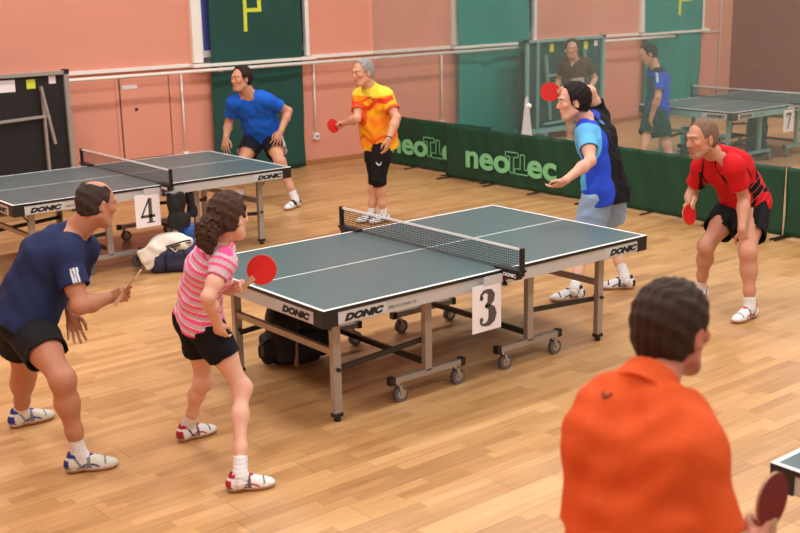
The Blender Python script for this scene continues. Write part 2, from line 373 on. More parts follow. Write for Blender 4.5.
# ------------------------------------------------------------------ barriers
def barrier(name, x, y1, y0, label, text=True, lean=0.):
    """barrier along y from y1 (left end in view) down to y0"""
    L = y1-y0; root = empty(name, (x, (y0+y1)/2, 0), label, 'barrier', group=None)
    bm = bmesh.new(); nx, nz = 60, 14; H = .665
    def off(t, z): return .012*math.sin(t*9+z*4)*(1-abs(2*z/H-1)*.5)+.008*math.sin(t*23+z*9)
    gs = []
    for s in (0, 1):
        gs.append([[bm.verts.new((off(i/nx*L, H*j/nz)+(.01 if s else 0), L/2-L*i/nx, .03+H*j/nz-.012*math.sin(math.pi*i/nx)*(j/nz))) for i in range(nx+1)] for j in range(nz+1)])
    for s in (0, 1):
        for j in range(nz):
            for i in range(nx): bm.faces.new((gs[s][j][i], gs[s][j][i+1], gs[s][j+1][i+1], gs[s][j+1][i])).smooth = True
    for j in range(nz):
        for i in (0, nx): bm.faces.new((gs[0][j][i], gs[0][j+1][i], gs[1][j+1][i], gs[1][j][i]))
    for i in range(nx):
        for j in (0, nz): bm.faces.new((gs[0][j][i], gs[1][j][i], gs[1][j][i+1], gs[0][j][i+1]))
    bmesh.ops.recalc_face_normals(bm, faces=bm.faces)
    me = bpy.data.meshes.new('cloth_panel'); bm.to_mesh(me); bm.free(); me.materials.append(M_barr)
    p = bpy.data.objects.new('cloth_panel', me); link(p, root)
    for s in (1, -1):
        MB().cyl((.02, s*(L/2-.015), 0.01), (.02, s*(L/2-.015), .70), .008, M_blk, seg=8).build('post', root)
        MB().bar((-.17, s*(L/2-.015), .012), (.2, s*(L/2-.015), .012), .016, .016, M_blk).build('foot', root)
    for t in (-.16, .16):
        MB().bar((-.12, t*L, .012), (.14, t*L, .012), .014, .014, M_blk).bar((.02, t*L, .01), (.02, t*L, .08), .014, .014, M_blk).build('foot', root)
    if text:
        f = -.022; U = (0, -1, 0); V = (0, 0, 1); base = .205
        l1 = text_mesh('lettering', 'neo', .40, M_mint, p, (f, .80, base), U, V, .004, bold=.012, sx=1.30)
        l2 = text_mesh('lettering', 'ec', .40, M_mint, p, (f, -.28, base), U, V, .004, bold=.012, sx=1.30)
        b = MB(); w = .011
        def outl(P):
            n = len(P)
            for k in range(n):
                a, c = P[k], P[(k+1) % n]; d = Vector((c[0]-a[0], c[1]-a[1])).normalized(); q = Vector((-d.y, d.x))*w/2; a2 = Vector(a)-d*w/2; c2 = Vector(c)+d*w/2
                b.prism([tuple(a2+q), tuple(a2-q), tuple(c2-q), tuple(c2+q)], M_mint, (f, 0, 0), U, V, .003)
        a0 = .09; z0, z1 = .235, .46
        outl([(a0-.17, z1), (a0+.045, z1), (a0+.045, z1-.055), (a0-.03, z1-.055), (a0-.03, z0-.02), (a0-.095, z0-.02), (a0-.095, z1-.055), (a0-.17, z1-.055)])
        c0 = a0+.10
        outl([(c0-.02, z1-.015), (c0+.05, z1-.015), (c0+.05, z0+.035), (c0+.115, z0+.035), (c0+.115, z0-.025), (c0-.11, z0-.025), (c0-.11, z0+.035), (c0-.02, z0+.035)])
        b.build('lettering', p)
    return root
barrier('sponsor_barrier', 5.00, 6.93, 4.59, 'green lettered barrier half hidden behind the man in the yellow and orange shirt', lean=0)
barrier('sponsor_barrier', 4.85, 5.26, 2.885, 'green barrier with the whole mint word in view, left of the serving player')
barrier('plain_barrier', 4.86, 2.865, .40, 'plain green barrier behind the man in the red shirt', text=False)
barrier('plain_barrier', 4.86, .38, -1.98, 'plain green barrier at the right edge of the hall view', text=False)

# ------------------------------------------------------------------ table tennis tables
def stroke(b, pts, m, o, u, v, th):
    """flat stroke with a width at each centre point: pts (a, b, width)"""
    n = len(pts); Ls, Rs = [], []
    for k in range(n):
        p = Vector(pts[k][:2]); t = (Vector(pts[min(k+1, n-1)][:2])-Vector(pts[max(k-1, 0)][:2])).normalized(); q = Vector((-t.y, t.x))*pts[k][2]*.78
        Ls.append(tuple(p+q)); Rs.append(tuple(p-q))
    for k in range(n-1): b.prism([Ls[k], Rs[k], Rs[k+1], Ls[k+1]], m, o, u, v, th)
def digit(b, ch, m, o, u, v, s):
    """bold serif numeral, cell 0.62 wide and 1 high times s"""
    u = Vector(u)*s; v = Vector(v)*s; th = .0012
    if ch == '3':
        a = [(.08, .80, .03), (.10, .88, .05), (.20, .965, .06), (.31, .975, .07), (.42, .93, .13), (.475, .83, .18), (.46, .71, .17), (.38, .60, .10), (.25, .545, .045)]
        c = [(.25, .545, .045), (.40, .515, .09), (.49, .43, .17), (.525, .29, .20), (.49, .15, .18), (.38, .05, .11), (.26, .025, .06), (.14, .045, .05), (.06, .13, .04)]
        stroke(b, a, m, o, u, v, th); stroke(b, c, m, o, u, v, th)
        for (x, y) in ((.115, .80), (.11, .185)):
            b.prism([(x+.07*math.cos(t), y+.07*math.sin(t)) for t in [k*math.pi/6 for k in range(12)]], m, o, u, v, th)
    elif ch == '4':
        b.prism([(.34, .03), (.34, .99), (.50, 1.0), (.50, .03)], m, o, u, v, th)
        b.prism([(0, .24), (0, .30), (.36, 1.0), (.42, .96), (.09, .32), (.09, .24)], m, o, u, v, th)
        b.prism([(.0, .22), (.0, .33), (.62, .33), (.62, .22)], m, o, u, v, th)
        b.prism([(.24, 0), (.24, .045), (.60, .045), (.60, 0)], m, o, u, v, th)
    else:
        b.prism([(.04, .82), (.04, 1.0), (.60, 1.0), (.60, .84)], m, o, u, v, th)
        b.prism([(.04, .70), (.04, .84), (.09, .84), (.12, .70)], m, o, u, v, th)
        b.prism([(.60, .86), (.44, .86), (.28, .50), (.20, .03), (.36, .03), (.42, .46)], m, o, u, v, th)
L_, W_, H_ = 2.74, 1.525, .76
def table(cx, cy, rz, label, number=None, card_label=None, net_label=None, frame=None, detail=True, title=''):
    ma = frame or M_alu; mp = frame or M_apr
    T = empty('table_tennis_table', (cx, cy, 0), label, 'table', rz)
    for s in (-1, 1):
        xo = s*L_/2; xi = s*.004; a, c = min(xo, xi), max(xo, xi)
        b = MB(); b.box((a, -W_/2, H_-.022), (c, W_/2, H_-.002), M_blk, bev=.0)
        e = .02; z0, z1 = H_-.002, H_
        xe = xo-s*e
        b.box((min(xe, xi), -W_/2+e, z0), (max(xe, xi), -.0015-.003, z1), M_top).box((min(xe, xi), .0045, z0), (max(xe, xi), W_/2-e, z1), M_top)
        b.box((min(xe, xi), -.0045, z0), (max(xe, xi), .0045, z1), M_line)
        b.box((a, -W_/2, z0), (c, -W_/2+e, z1), M_line).box((a, W_/2-e, z0), (c, W_/2, z1), M_line)
        b.box((min(xo, xe), -W_/2+e, z0), (max(xo, xe), W_/2-e, z1), M_line)
        b.build('tabletop', T)
        # apron frame under the half: long sides, end and middle
        ap = MB(); i = .006; zt, zb = H_-.022, H_-.10
        for sy in (-1, 1):
            y0 = sy*(W_/2-i); ap.box((min(xo-s*.09, xi), min(y0, y0-sy*.02), zb), (max(xo-s*.09, xi), max(y0, y0-sy*.02), zt), mp)
        ap.box((min(xo-s*i, xo-s*(i+.02)), -W_/2+.09, zb), (max(xo-s*i, xo-s*(i+.02)), W_/2-.09, zt), mp)
        ap.box((min(xi, xi+s*.02), -W_/2+.03, zb), (max(xi, xi+s*.02), W_/2-.03, zt), mp)
        apo = ap.build('apron', T)
        for sy in (-1, 1):
            MB().box((min(xo, xo-s*.10), min(sy*W_/2, sy*(W_/2-.10)), zb-.004), (max(xo, xo-s*.10), max(sy*W_/2, sy*(W_/2-.10)), zt), M_blk, bev=.004).build('corner_cap', T)
            # end leg
            lx, ly = s*(L_/2-.23), sy*(W_/2-.224)
            lg = MB().box((lx-.027, ly-.02, .035), (lx+.027, ly+.02, zb+.02), ma, bev=.003).build('leg', T)
            MB().cyl((lx, ly, .0), (lx, ly, .03), .022, M_blk, .018, 14).box((lx-.03, ly-.023, .028), (lx+.03, ly+.023, .052), M_blk).build('rubber_foot', lg)
            # middle leg with wheel bar
            mx = s*.445
            ml = MB().box((mx-.027, ly-.02, .15), (mx+.027, ly+.02, zb+.02), ma, bev=.003).build('leg', T)
            wb = MB().box((mx-.285, ly-.02, .125), (mx+.285, ly+.02, .165), ma, bev=.003)
            for e_ in (-1, 1): wb.box((mx+e_*.285-.018, ly-.022, .12), (mx+e_*.285+.018, ly+.022, .170), M_blk)
            wbo = wb.build('wheel_bar', T)
            for e_ in (-1, 1):
                wx = mx+e_*.235
                k = MB().cyl((wx+.02, ly-.016, .05), (wx+.02, ly+.016, .05), .05, M_rubber, seg=28).cyl((wx+.02, ly-.018, .05), (wx+.02, ly+.018, .05), .03, M_chrome, seg=20)
                k.cyl((wx, ly, .10), (wx, ly, .125), .014, M_chrome, seg=10)
                for q in (-1, 1): k.bar((wx+.004, ly+q*.022, .112), (wx+.02, ly+q*.022, .045), .022, .003, M_chrome, up=(0, 1, 0), bev=0)
                k.bar((wx, ly-.024, .11), (wx, ly+.024, .11), .03, .004, M_chrome)
                k.build('caster', wbo)
            br = MB().bar((lx, ly+sy*-.032, .34-.14+.10), (mx, ly-sy*.032, .345), .018, .034, M_blk2)
            br.cyl((lx, ly-.04, .32), (lx, ly+.04, .32), .012, M_blk2, seg=10)
            br.build('brace', T)
            MB().bar((lx+s*.01, ly, .54), (lx+s*.11, ly, zb+.01), .008, .012, M_blk2).build('folding_strut', T)
        MB().bar((s*(L_/2-.23), -W_/2+.224, .42), (s*(L_/2-.23), W_/2-.224, .42), .03, .042, ma).build('cross_bar', T)
        MB().bar((s*.445, -W_/2+.224, .20), (s*.445, W_/2-.224, .20), .03, .035, M_blk2).build('cross_bar', T)
        MB().bar((s*.445, -W_/2+.224, .60), (s*.445, W_/2-.224, .60), .02, .03, M_blk2).build('cross_bar', T)
        if detail:
            # decals: dark word on a pale plate, long sides and end
            if s < 0: ax = -1.285; tx = -1.225
            else: ax = .94; tx = .99
            dec = MB().box((ax, -W_/2+i-.0035, zb+.006), (ax+.36, -W_/2+i, zt-.004), M_decal).build('decal', apo)
            text_mesh('lettering', 'DONIC', .052, M_ink, dec, (tx, -W_/2+i-.004, zb+.018), (1, 0, 0), (0, 0, 1), .001, bold=.0042, shear=.3, sx=1.5)
            if s < 0: text_mesh('lettering', 'DELHI CLASSIC 25', .020, M_grey_ink, dec, (tx+.31, -W_/2+i-.004, zb+.026), (1, 0, 0), (0, 0, 1), .001, sx=1.3)
            if s < 0:
                dec = MB().box((-L_/2+i-.0035, -W_/2+.10, zb+.006), (-L_/2+i, -W_/2+.48, zt-.004), M_decal).build('decal', apo)
                text_mesh('lettering', 'DONIC', .052, M_ink, dec, (-L_/2+i-.004, -W_/2+.41, zb+.018), (0, -1, 0), (0, 0, 1), .001, bold=.0042, shear=.3, sx=1.5)
    if net_label:
        Nn = empty('table_tennis_net', (cx, cy, H_), net_label, 'net', rz)
        nh = .1525; hy = W_/2+.1525
        g = MB(); n = 40
        for i in range(n):
            ya, yb = -hy+2*hy*i/n, -hy+2*hy*(i+1)/n; k = g.mi(M_net)
            g.bm.faces.new([g.bm.verts.new(p) for p in ((0, ya, .008), (0, yb, .008), (0, yb, nh-.008), (0, ya, nh-.008))]).material_index = k
        bmesh.ops.remove_doubles(g.bm, verts=g.bm.verts, dist=1e-5)
        nm = g.build('net_mesh', Nn)
        MB().box((-.003, -hy, nh-.014), (.003, hy, nh), M_line).build('top_tape', Nn)
        MB().cyl((0, -hy, .008), (0, hy, .008), .003, M_blk, seg=6).build('bottom_cord', Nn)
        for sy in (-1, 1):
            MB().box((-.014, sy*hy-.012, -.02), (.014, sy*hy+.012, nh+.004), M_blk, bev=.003).build('net_post', Nn)
            c = MB().box((-.03, min(sy*(W_/2-.06), sy*(hy+.012)), .003), (.03, max(sy*(W_/2-.06), sy*(hy+.012)), .018), M_blk, bev=.003)
            c.box((-.028, min(sy*(W_/2+.01), sy*(W_/2+.13)), -.045), (.028, max(sy*(W_/2+.01), sy*(W_/2+.13)), .004), M_blk, bev=.003)
            c.box((-.02, min(sy*(W_/2-.05), sy*(W_/2+.04)), -.060), (.02, max(sy*(W_/2-.05), sy*(W_/2+.04)), -.045), M_redp, bev=.002)
            c.cyl((-.0, sy*(W_/2+.005), -.06), (-.0, sy*(W_/2+.005), -.085), .006, M_blk, seg=8).cyl((0, sy*(W_/2+.005), -.085), (0, sy*(W_/2+.005), -.102), .018, M_blk, seg=12)
            c.cyl((.03, sy*(hy-.03), -.02), (.045, sy*(hy-.03), -.02), .012, M_chrome, seg=12)
            co = c.build('clamp', Nn)
            if detail and sy < 0: text_mesh('lettering', 'DONIC', .030, M_line, co, (-.0288, -W_/2-.02, -.03), (0, -1, 0), (0, 0, 1), .001, bold=.001, sx=1.1)
    if number:
        c, sn = math.cos(rz), math.sin(rz)
        K = empty('number_card', (cx-sn*-.8+c*-.18, cy+c*-.8+sn*-.18, .41), card_label, 'sign', rz)
        MB().box((-.125, -.002, 0), (.115, .0, .295), M_paper).build('paper', K)
        MB().box((-.03, -.0035, .285), (.125, .0, .34), M_decal).build('hanging_strip', K)
        b = MB(); digit(b, number, M_grey_ink, (-.075, -.0022, .035), (1, 0, 0), (0, 0, 1), .222); b.build('numeral', K)
    return T
table(0, 0, 0, 'blue-grey tournament table in the middle of the hall, between four players', '3', 'white paper card with the number 3 hanging from the middle table', 'dark table tennis net across the middle table')
table(-.07, 4.25, 0, 'blue-grey tournament table at the left in front of the pink wall', '4', 'white paper card with the number 4 hanging from the left table', 'dark table tennis net across the left table by the pink wall')
table(9.08, 3.74, 0, 'far table tennis table behind the netting beside the brick red wall', '7', 'white paper card with the number 7 on the far table behind the netting', 'table tennis net on the far table behind the netting', frame=M_tealf)
table(.06, -4.26, 0, 'table corner at the lower right beside the man in orange', net_label='net on the near table beyond the lower right of the picture', detail=False)

# folded tables
def folded(name, x0, x1, y, zt, label, mb, mf, stickers, bars, net_bits=False):
    T = empty(name, ((x0+x1)/2, y, 0), label, 'table'); cx = (x0+x1)/2; a, c = x0-cx, x1-cx
    MB().box((a+.02, .0, .14), (c-.02, .022, zt-.02), mb).build('tabletop', T)
    MB().box((a+.02, .14, .14), (c-.02, .162, zt-.02), mb).build('tabletop', T)
    f = MB()
    f.box((a, -.045, zt-.045), (c, .0, zt), mf, bev=.004).box((a, -.045, .14), (c, 0, .18), mf, bev=.004)
    f.box((a, -.045, .14), (a+.05, 0, zt), mf, bev=.004).box((c-.055, -.045, .14), (c, 0, zt), mf, bev=.004)
    f.build('apron', T)
    for xx in (a+.01, c-.03): MB().box((xx-.025, -.052, zt-.04), (xx+.035, .03, zt+.012), M_blk, bev=.004).build('corner_cap', T)
    for p, q in bars: MB().bar(p, q, .03, .045, mf, up=(0, 1, 0)).build('folded_leg', T)
    MB().bar((a+.1, -.07, .13), (c-.1, -.07, .13), .04, .04, mf).build('wheel_bar', T)
    for xx in (a+.18, c-.18):
        for yy in (-.28, .36):
            MB().cyl((xx-.015, yy, .05), (xx+.015, yy, .05), .05, M_rubber, seg=18).bar((xx, yy, .05), (xx, yy, .12), .02, .03, mf).build('caster', T)
        MB().bar((xx, -.3, .13), (xx, .39, .13), .04, .04, mf).build('wheel_bar', T)
    for (sx, sz, w, h, m) in stickers: MB().box((sx-cx, -.0015, sz), (sx-cx+w, 0, sz+h), m).build('sticker', T)
    return T
folded('folded_table', -.93, .60, 6.9, 1.56, 'black folded-up table standing by the pink wall at the far left', M_fold, M_alu,
       [(-.20, 1.36, .19, .13, M_paper), (.12, 1.38, .10, .10, M_yel), (.38, 1.42, .08, .10, M_paper)],
       [((.42, -.06, 1.40), (.53, -.06, .75)), ((-.7, -.05, 1.02), (.50, -.05, 1.07)), ((.44, -.04, 1.36), (.44, -.04, .2)), ((-.40, -.06, 1.4), (-.40, -.06, .2))])
folded('folded_table', 7.88, 9.66, 6.85, 1.54, 'teal folded-up table behind the netting, behind the boy in brown', M_fold2, M_tealf,
       [(8.42, 1.34, .09, .12, M_yel), (8.76, 1.32, .12, .15, M_paper), (9.20, 1.34, .09, .12, M_yel), (9.44, 1.38, .08, .09, M_paper)],
       [((-.50, -.06, 1.30), (-.38, -.06, .3)), ((-.46, -.05, .98), (.1, -.05, 1.0)), ((.38, -.06, 1.35), (.48, -.06, .3)), ((-.66, -.05, 1.5), (-.66, -.05, .2)), ((-.5, -.05, .24), (.6, -.05, .28))])
#PART2

# ------------------------------------------------------------------ implicit-surface modelling kit (bodies, clothes, bags)
def nrm(v): v = np.asarray(v, float); return v/np.linalg.norm(v)
A = lambda *v: np.array(v, float)
class Field:
    def __init__(s, lo, hi, h):
        s.o = np.asarray(lo, float); s.h = h; s.n = np.maximum(4, np.ceil((np.asarray(hi)-s.o)/h).astype(int)+1)
        s.F = np.full(s.n, .5, np.float32); s.ax = [(s.o[i]+h*np.arange(s.n[i])).astype(np.float32) for i in range(3)]
    def sub(s, lo, hi, pad):
        a = np.clip(np.floor((np.asarray(lo)-pad-s.o)/s.h).astype(int), 0, s.n); b = np.clip(np.ceil((np.asarray(hi)+pad-s.o)/s.h).astype(int)+1, 0, s.n)
        if (b <= a).any(): return None
        sl = tuple(slice(a[i], b[i]) for i in range(3))
        return sl, s.ax[0][sl[0]][:, None, None], s.ax[1][sl[1]][None, :, None], s.ax[2][sl[2]][None, None, :]
    def put(s, fn, lo, hi, k=.02, op='u'):
        r = s.sub(lo, hi, k+2.5*s.h)
        if r is None: return
        sl, X, Y, Z = r; d = fn(X, Y, Z); F = s.F[sl]
        if op == 'u':
            if k > 0:
                m = np.maximum(k-np.abs(F-d), 0)/k; s.F[sl] = np.minimum(F, d)-m*m*k*.25
            else: s.F[sl] = np.minimum(F, d)
        else:
            if k > 0:
                d = -d; m = np.maximum(k-np.abs(F-d), 0)/k; s.F[sl] = np.maximum(F, d)+m*m*k*.25
            else: s.F[sl] = np.maximum(F, -d)
    def cone(s, a, b, ra, rb, k=.02, op='u'):
        a = np.asarray(a, float); b = np.asarray(b, float); ba = b-a; L2 = max(ba@ba, 1e-9)
        def fn(X, Y, Z):
            px, py, pz = X-a[0], Y-a[1], Z-a[2]; t = np.clip((px*ba[0]+py*ba[1]+pz*ba[2])/L2, 0, 1)
            return np.sqrt((px-t*ba[0])**2+(py-t*ba[1])**2+(pz-t*ba[2])**2)-(ra+(rb-ra)*t)
        r = max(ra, rb); s.put(fn, np.minimum(a, b)-r, np.maximum(a, b)+r, k, op)
    def flat(s, a, b, ra, rb, k=.0, op='u', sq=None, round_=.004):
        """cone with flat ends; sq = (axis, factor) squashes the section"""
        a = np.asarray(a, float); b = np.asarray(b, float); ba = b-a; L = np.linalg.norm(ba); n = ba/L
        def fn(X, Y, Z):
            px, py, pz = X-a[0], Y-a[1], Z-a[2]; t = px*n[0]+py*n[1]+pz*n[2]
            qx, qy, qz = px-t*n[0], py-t*n[1], pz-t*n[2]
            if sq is not None:
                w = (qx*sq[0][0]+qy*sq[0][1]+qz*sq[0][2])*(sq[1]-1); qx, qy, qz = qx+w*sq[0][0], qy+w*sq[0][1], qz+w*sq[0][2]
            dr = np.sqrt(qx**2+qy**2+qz**2)-(ra+(rb-ra)*np.clip(t/L, 0, 1)); da = np.abs(t-L/2)-L/2
            return np.maximum(dr, da)+0*X
        r = max(ra, rb); s.put(fn, np.minimum(a, b)-r, np.maximum(a, b)+r, k, op)
    def ell(s, c, M, r, k=.02, op='u'):
        """ellipsoid; rows of M are its axes"""
        c = np.asarray(c, float); r = np.asarray(r, float)
        def fn(X, Y, Z):
            px, py, pz = X-c[0], Y-c[1], Z-c[2]; k0 = 0; k1 = 0
            for i in range(3):
                q = px*M[i][0]+py*M[i][1]+pz*M[i][2]; k0 = k0+(q/r[i])**2; k1 = k1+(q/r[i]**2)**2
            k0 = np.sqrt(k0); k1 = np.sqrt(k1)
            return np.where(k1 > 1e-6, k0*(k0-1)/np.maximum(k1, 1e-6), -r.min())
        R = r.max(); s.put(fn, c-R, c+R, k, op)
    def half(s, p, n, lo=None, hi=None, k=0.):
        """keep the side where (x-p).n < 0"""
        n = nrm(n); p = np.asarray(p, float)
        lo = s.o if lo is None else lo; hi = s.o+s.h*s.n if hi is None else hi
        r = s.sub(lo, hi, 0)
        if r is None: return
        sl, X, Y, Z = r; d = (X-p[0])*n[0]+(Y-p[1])*n[1]+(Z-p[2])*n[2]; s.F[sl] = np.maximum(s.F[sl], d)
    def warp(s, fn):
        m = np.abs(s.F) < .03; i = np.nonzero(m)
        s.F[m] += fn(s.ax[0][i[0]], s.ax[1][i[1]], s.ax[2][i[2]]).astype(np.float32)
    def mesh(s, smooth=1):
        F = s.F; S_ = F < 0
        for ax in range(3):
            sl = [slice(None)]*3
            for e in (0, -1): sl[ax] = e; S_[tuple(sl)] = False
        F = np.where(S_, np.minimum(F, -1e-6), np.maximum(F, 1e-6))
        c = np.zeros(np.array(F.shape)-1, np.uint8); n0, n1, n2 = c.shape
        for i in (0, 1):
            for j in (0, 1):
                for k in (0, 1): c += S_[i:i+n0, j:j+n1, k:k+n2]
        act = (c > 0) & (c < 8); I = np.argwhere(act); M = len(I); acc = np.zeros((M, 3)); cnt = np.zeros(M)
        flat = F.ravel(); st = np.array([F.shape[1]*F.shape[2], F.shape[2], 1]); base = I@st
        cor = [(i, j, k) for i in (0, 1) for j in (0, 1) for k in (0, 1)]
        val = {q: flat[base+np.dot(q, st)] for q in cor}
        for q in cor:
            for ax in range(3):
                if q[ax] == 0:
                    r = list(q); r[ax] = 1; r = tuple(r); fa, fb = val[q], val[r]; m = (fa < 0) != (fb < 0)
                    t = fa[m]/(fa[m]-fb[m]); p = np.tile(np.array(q, float), (m.sum(), 1)); p[:, ax] += t; acc[m] += p; cnt[m] += 1
        V = s.o+s.h*(I+acc/cnt[:, None]); vid = np.full(c.shape, -1, np.int64); vid[act] = np.arange(M); Q = []
        for ax in range(3):
            o1, o2 = [(1, 2), (2, 0), (0, 1)][ax]
            a = [slice(1, -1)]*3; b = [slice(1, -1)]*3; a[ax] = slice(0, -1); b[ax] = slice(1, None)
            sa = S_[tuple(a)]; sb = S_[tuple(b)]
            for flip, m in ((False, sa & ~sb), (True, ~sa & sb)):
                e = np.argwhere(m)+1; e[:, ax] -= 1
                d1 = np.zeros(3, int); d1[o1] = 1; d2 = np.zeros(3, int); d2[o2] = 1
                g = lambda off: vid[tuple((e-off).T)]
                q = np.stack([g(d1+d2), g(d2), g(0*d1), g(d1)], 1)
                Q.append(q[:, ::-1] if flip else q)
        Q = np.concatenate(Q)
        for _ in range(smooth):
            acc = np.zeros_like(V); cn = np.zeros(len(V))
            for i in range(4):
                for j in (1, 3):
                    np.add.at(acc, Q[:, i], V[Q[:, (i+j) % 4]]); np.add.at(cn, Q[:, i], 1)
            V = V*.5+.5*acc/np.maximum(cn, 1)[:, None]
        return V, Q
def obj_from(name, V, Q, m, parent=None, origin=(0, 0, 0), col=None):
    me = bpy.data.meshes.new(name); V = (V-np.asarray(origin)).astype(np.float32)
    me.vertices.add(len(V)); me.vertices.foreach_set('co', V.ravel())
    me.loops.add(len(Q)*4); me.loops.foreach_set('vertex_index', Q.astype(np.int32).ravel())
    me.polygons.add(len(Q)); me.polygons.foreach_set('loop_start', (np.arange(len(Q))*4).astype(np.int32))
    me.polygons.foreach_set('loop_total', np.full(len(Q), 4, np.int32)) if False else None
    me.update(calc_edges=True); me.polygons.foreach_set('use_smooth', np.ones(len(Q), bool))
    me.materials.append(m)
    if col is not None:
        at = me.color_attributes.new('Col', 'FLOAT_COLOR', 'POINT'); c4 = np.ones((len(V), 4), np.float32); c4[:, :3] = col; at.data.foreach_set('color', c4.ravel())
    o = bpy.data.objects.new(name, me); link(o, parent); return o
LN = lambda *c: np.array(lin(c))

# ------------------------------------------------------------------ people
M_skin = attr_mat('skin', rough=.5, bump=.08, bscale=120, spec=.35)
M_cloth = attr_mat('sports_cloth', rough=.8, bump=.25, bscale=70, spec=.2)
M_hair = attr_mat('hair', rough=.65, bump=.9, bscale=160, spec=.2)
M_shoe = attr_mat('shoe_leather', rough=.5, bump=.1, bscale=80, spec=.4)
M_sock = mat('white_sock_knit', (232, 230, 228), .9, bump=.4, bscale=200, var=.03)

def hand(F, wr, d, side, sgn, curl, sc=1., spread=.10, thumb=.5):
    """sgn +1 right hand, -1 left; side points to the thumb side; returns the palm normal"""
    d = nrm(d); side = nrm(np.asarray(side, float)-d*np.dot(side, d)); pn = np.cross(side, d)*sgn
    F.cone(wr-d*.01, wr+d*.045*sc, .026*sc, .026*sc, .02)
    kn = []
    for i, (o, l) in enumerate(((.030, .088), (.010, .092), (-.011, .088), (-.030, .080))):
        k = wr+d*l*sc+side*o*sc; kn.append(k); F.cone(wr+d*.03*sc+side*o*.5*sc, k, .016*sc, .0125*sc, .014)
    for i, k in enumerate(kn):
        a = 0.; ln = (.042, .045, .042, .034)[i]; dd = nrm(d+side*spread*(1.5-i)); p = k-dd*.012*sc
        for j, f in enumerate((1., .66, .52)):
            a += curl[j]; v = dd*math.cos(a)+pn*math.sin(a); q = p+v*ln*f*sc+(dd*.012*sc if j == 0 else 0)
            F.cone(p, q, (.0092-.0008*j)*sc, (.0084-.0008*j)*sc, .004 if j else .008); p = q
    t0 = wr+d*.022*sc+side*.018*sc+pn*.006*sc; t1 = t0+nrm(d*.62+side*(.75-.5*thumb)+pn*(.25+.45*thumb))*.045*sc; t2 = t1+nrm(d*.85+side*(.35-.6*thumb)+pn*(.15+.45*thumb))*.034*sc; t3 = t2+nrm(d+pn*.35*thumb-side*.3*thumb)*.026*sc
    F.cone(t0, t1, .0175*sc, .012*sc, .012); F.cone(t1, t2, .0115*sc, .010*sc, .004); F.cone(t2, t3, .010*sc, .008*sc, .003)
    return pn

def foot_frame(an, td):
    x = nrm(A(td[0], td[1], 0)); y = A(-x[1], x[0], 0); return A(an[0], an[1], 0), x, y
def shoe(parent, an, td, s, origin, base, accent, accent2, outsole=(176, 132, 92), laces=True, dark=False):
    c, x, y = foot_frame(an, td); z = A(0, 0, 1); s = s*1.0
    P = lambda a, b, h: c+x*a*s+y*b*s+z*h*s
    lo = c-.32*s; hi = c+.32*s; lo[2] = -.01; hi[2] = .17*s
    F = Field(lo, hi, .0048)
    F.ell(P(-.035, 0, .045), [x, y, z], A(.046, .036, .045)*s, .02)
    F.cone(P(-.03, 0, .050), P(.09, 0, .036), .037*s, .036*s, .03)
    F.cone(P(.06, 0, .040), P(.135, .004, .026), .038*s, .032*s, .03)
    F.ell(P(.125, .002, .028), [x, y, z], A(.070, .043, .030)*s, .02)
    F.cone(P(-.02, 0, .06), P(-.022, 0, .098), .040*s, .037*s, .02)
    F.cone(P(.02, 0, .075), P(.05, 0, .062), .028*s, .026*s, .03)
    F.flat(P(-.020, 0, .080), P(-.024, 0, .14), .031*s, .034*s, 0, 'd')
    Fs = F.F.copy()
    F.half(P(0, 0, .018), (0, 0, -1))
    V, Q = F.mesh(1)
    rel = (V-c)/s; X = rel@x; Y = rel@y; Z = rel[:, 2]; col = np.tile(LN(*base), (len(V), 1))
    side = np.abs(Y) > .018
    wave = np.abs(Z-(.034+.016*np.sin((X-.0)*34))) < .0055
    col[(wave & side & (X > -.03) & (X < .10))] = LN(*accent)
    col[(X < -.055) & (Z < .075) & (Z > .03)] = LN(*accent)
    col[(np.abs(X-.045) < .009) & side & (Z > .02)] = LN(*accent2)
    col[(np.abs(X-.03+Z*.6) < .007) & side] = LN(*accent2)
    col[(Z > .088)] = LN(*accent)
    if dark: col[(Z > .050) & (X < .085)] = LN(*accent)
    col[(Z < .036) & (X < .06) & (np.sin(X*60) > -.3)] = LN(*accent2)
    col[Z < .027] = LN(225, 222, 215)
    col[(np.abs(X-.128) < .005) & (Z > .04)] = LN(*accent2)
    o = obj_from('shoe', V, Q, M_shoe, parent, origin, col)
    # outsole
    F2 = Field(lo, hi, .0048)
    F2.F = np.minimum(Fs-.0035, 1); 
    F2.half(P(0, 0, .0205), (0, 0, 1)); F2.half(P(0, 0, .0008), (0, 0, -1))
    # fill the waist under the arch so that the sole is one slab
    V, Q = F2.mesh(0); obj_from('sole', V, Q, mat('gum_sole_%d' % outsole[0], outsole, .6), o, origin)
    if laces:
        b = MB()
        for i in range(5):
            t = .018+i*.019; hgt = .101-i*.0085
            p = [P(t-.006, -.020, hgt-.012), P(t, -.008, hgt), P(t+.004, .008, hgt), P(t-.002, .020, hgt-.012)]
            b.tube([tuple(q-origin+A(0, 0, .002)) for q in p], .003, M_chrome if i % 2 else M_white, 6)
        lo_ = b.build('laces', o)
    return o
def sock(parent, an, kn, s, origin, top=.085, col=None, td=None):
    d = nrm(np.asarray(kn, float)-an); F = Field(an-.12, an+.2, .005)
    F.flat(an-d*.03, an+d*top*s, .0385*s, .042*s, 0); F.cone(an-d*.02, an-d*.045, .037*s, .033*s, .01); F.cone(an, A(an[0], an[1], .040)+nrm(A(td[0], td[1], 0))*.055*s, .036*s, .031*s, .02)
    F.warp(lambda x, y, z: .0016*np.sin(z*330))
    V, Q = F.mesh(1); return obj_from('sock', V, Q, col or M_sock, parent, origin)

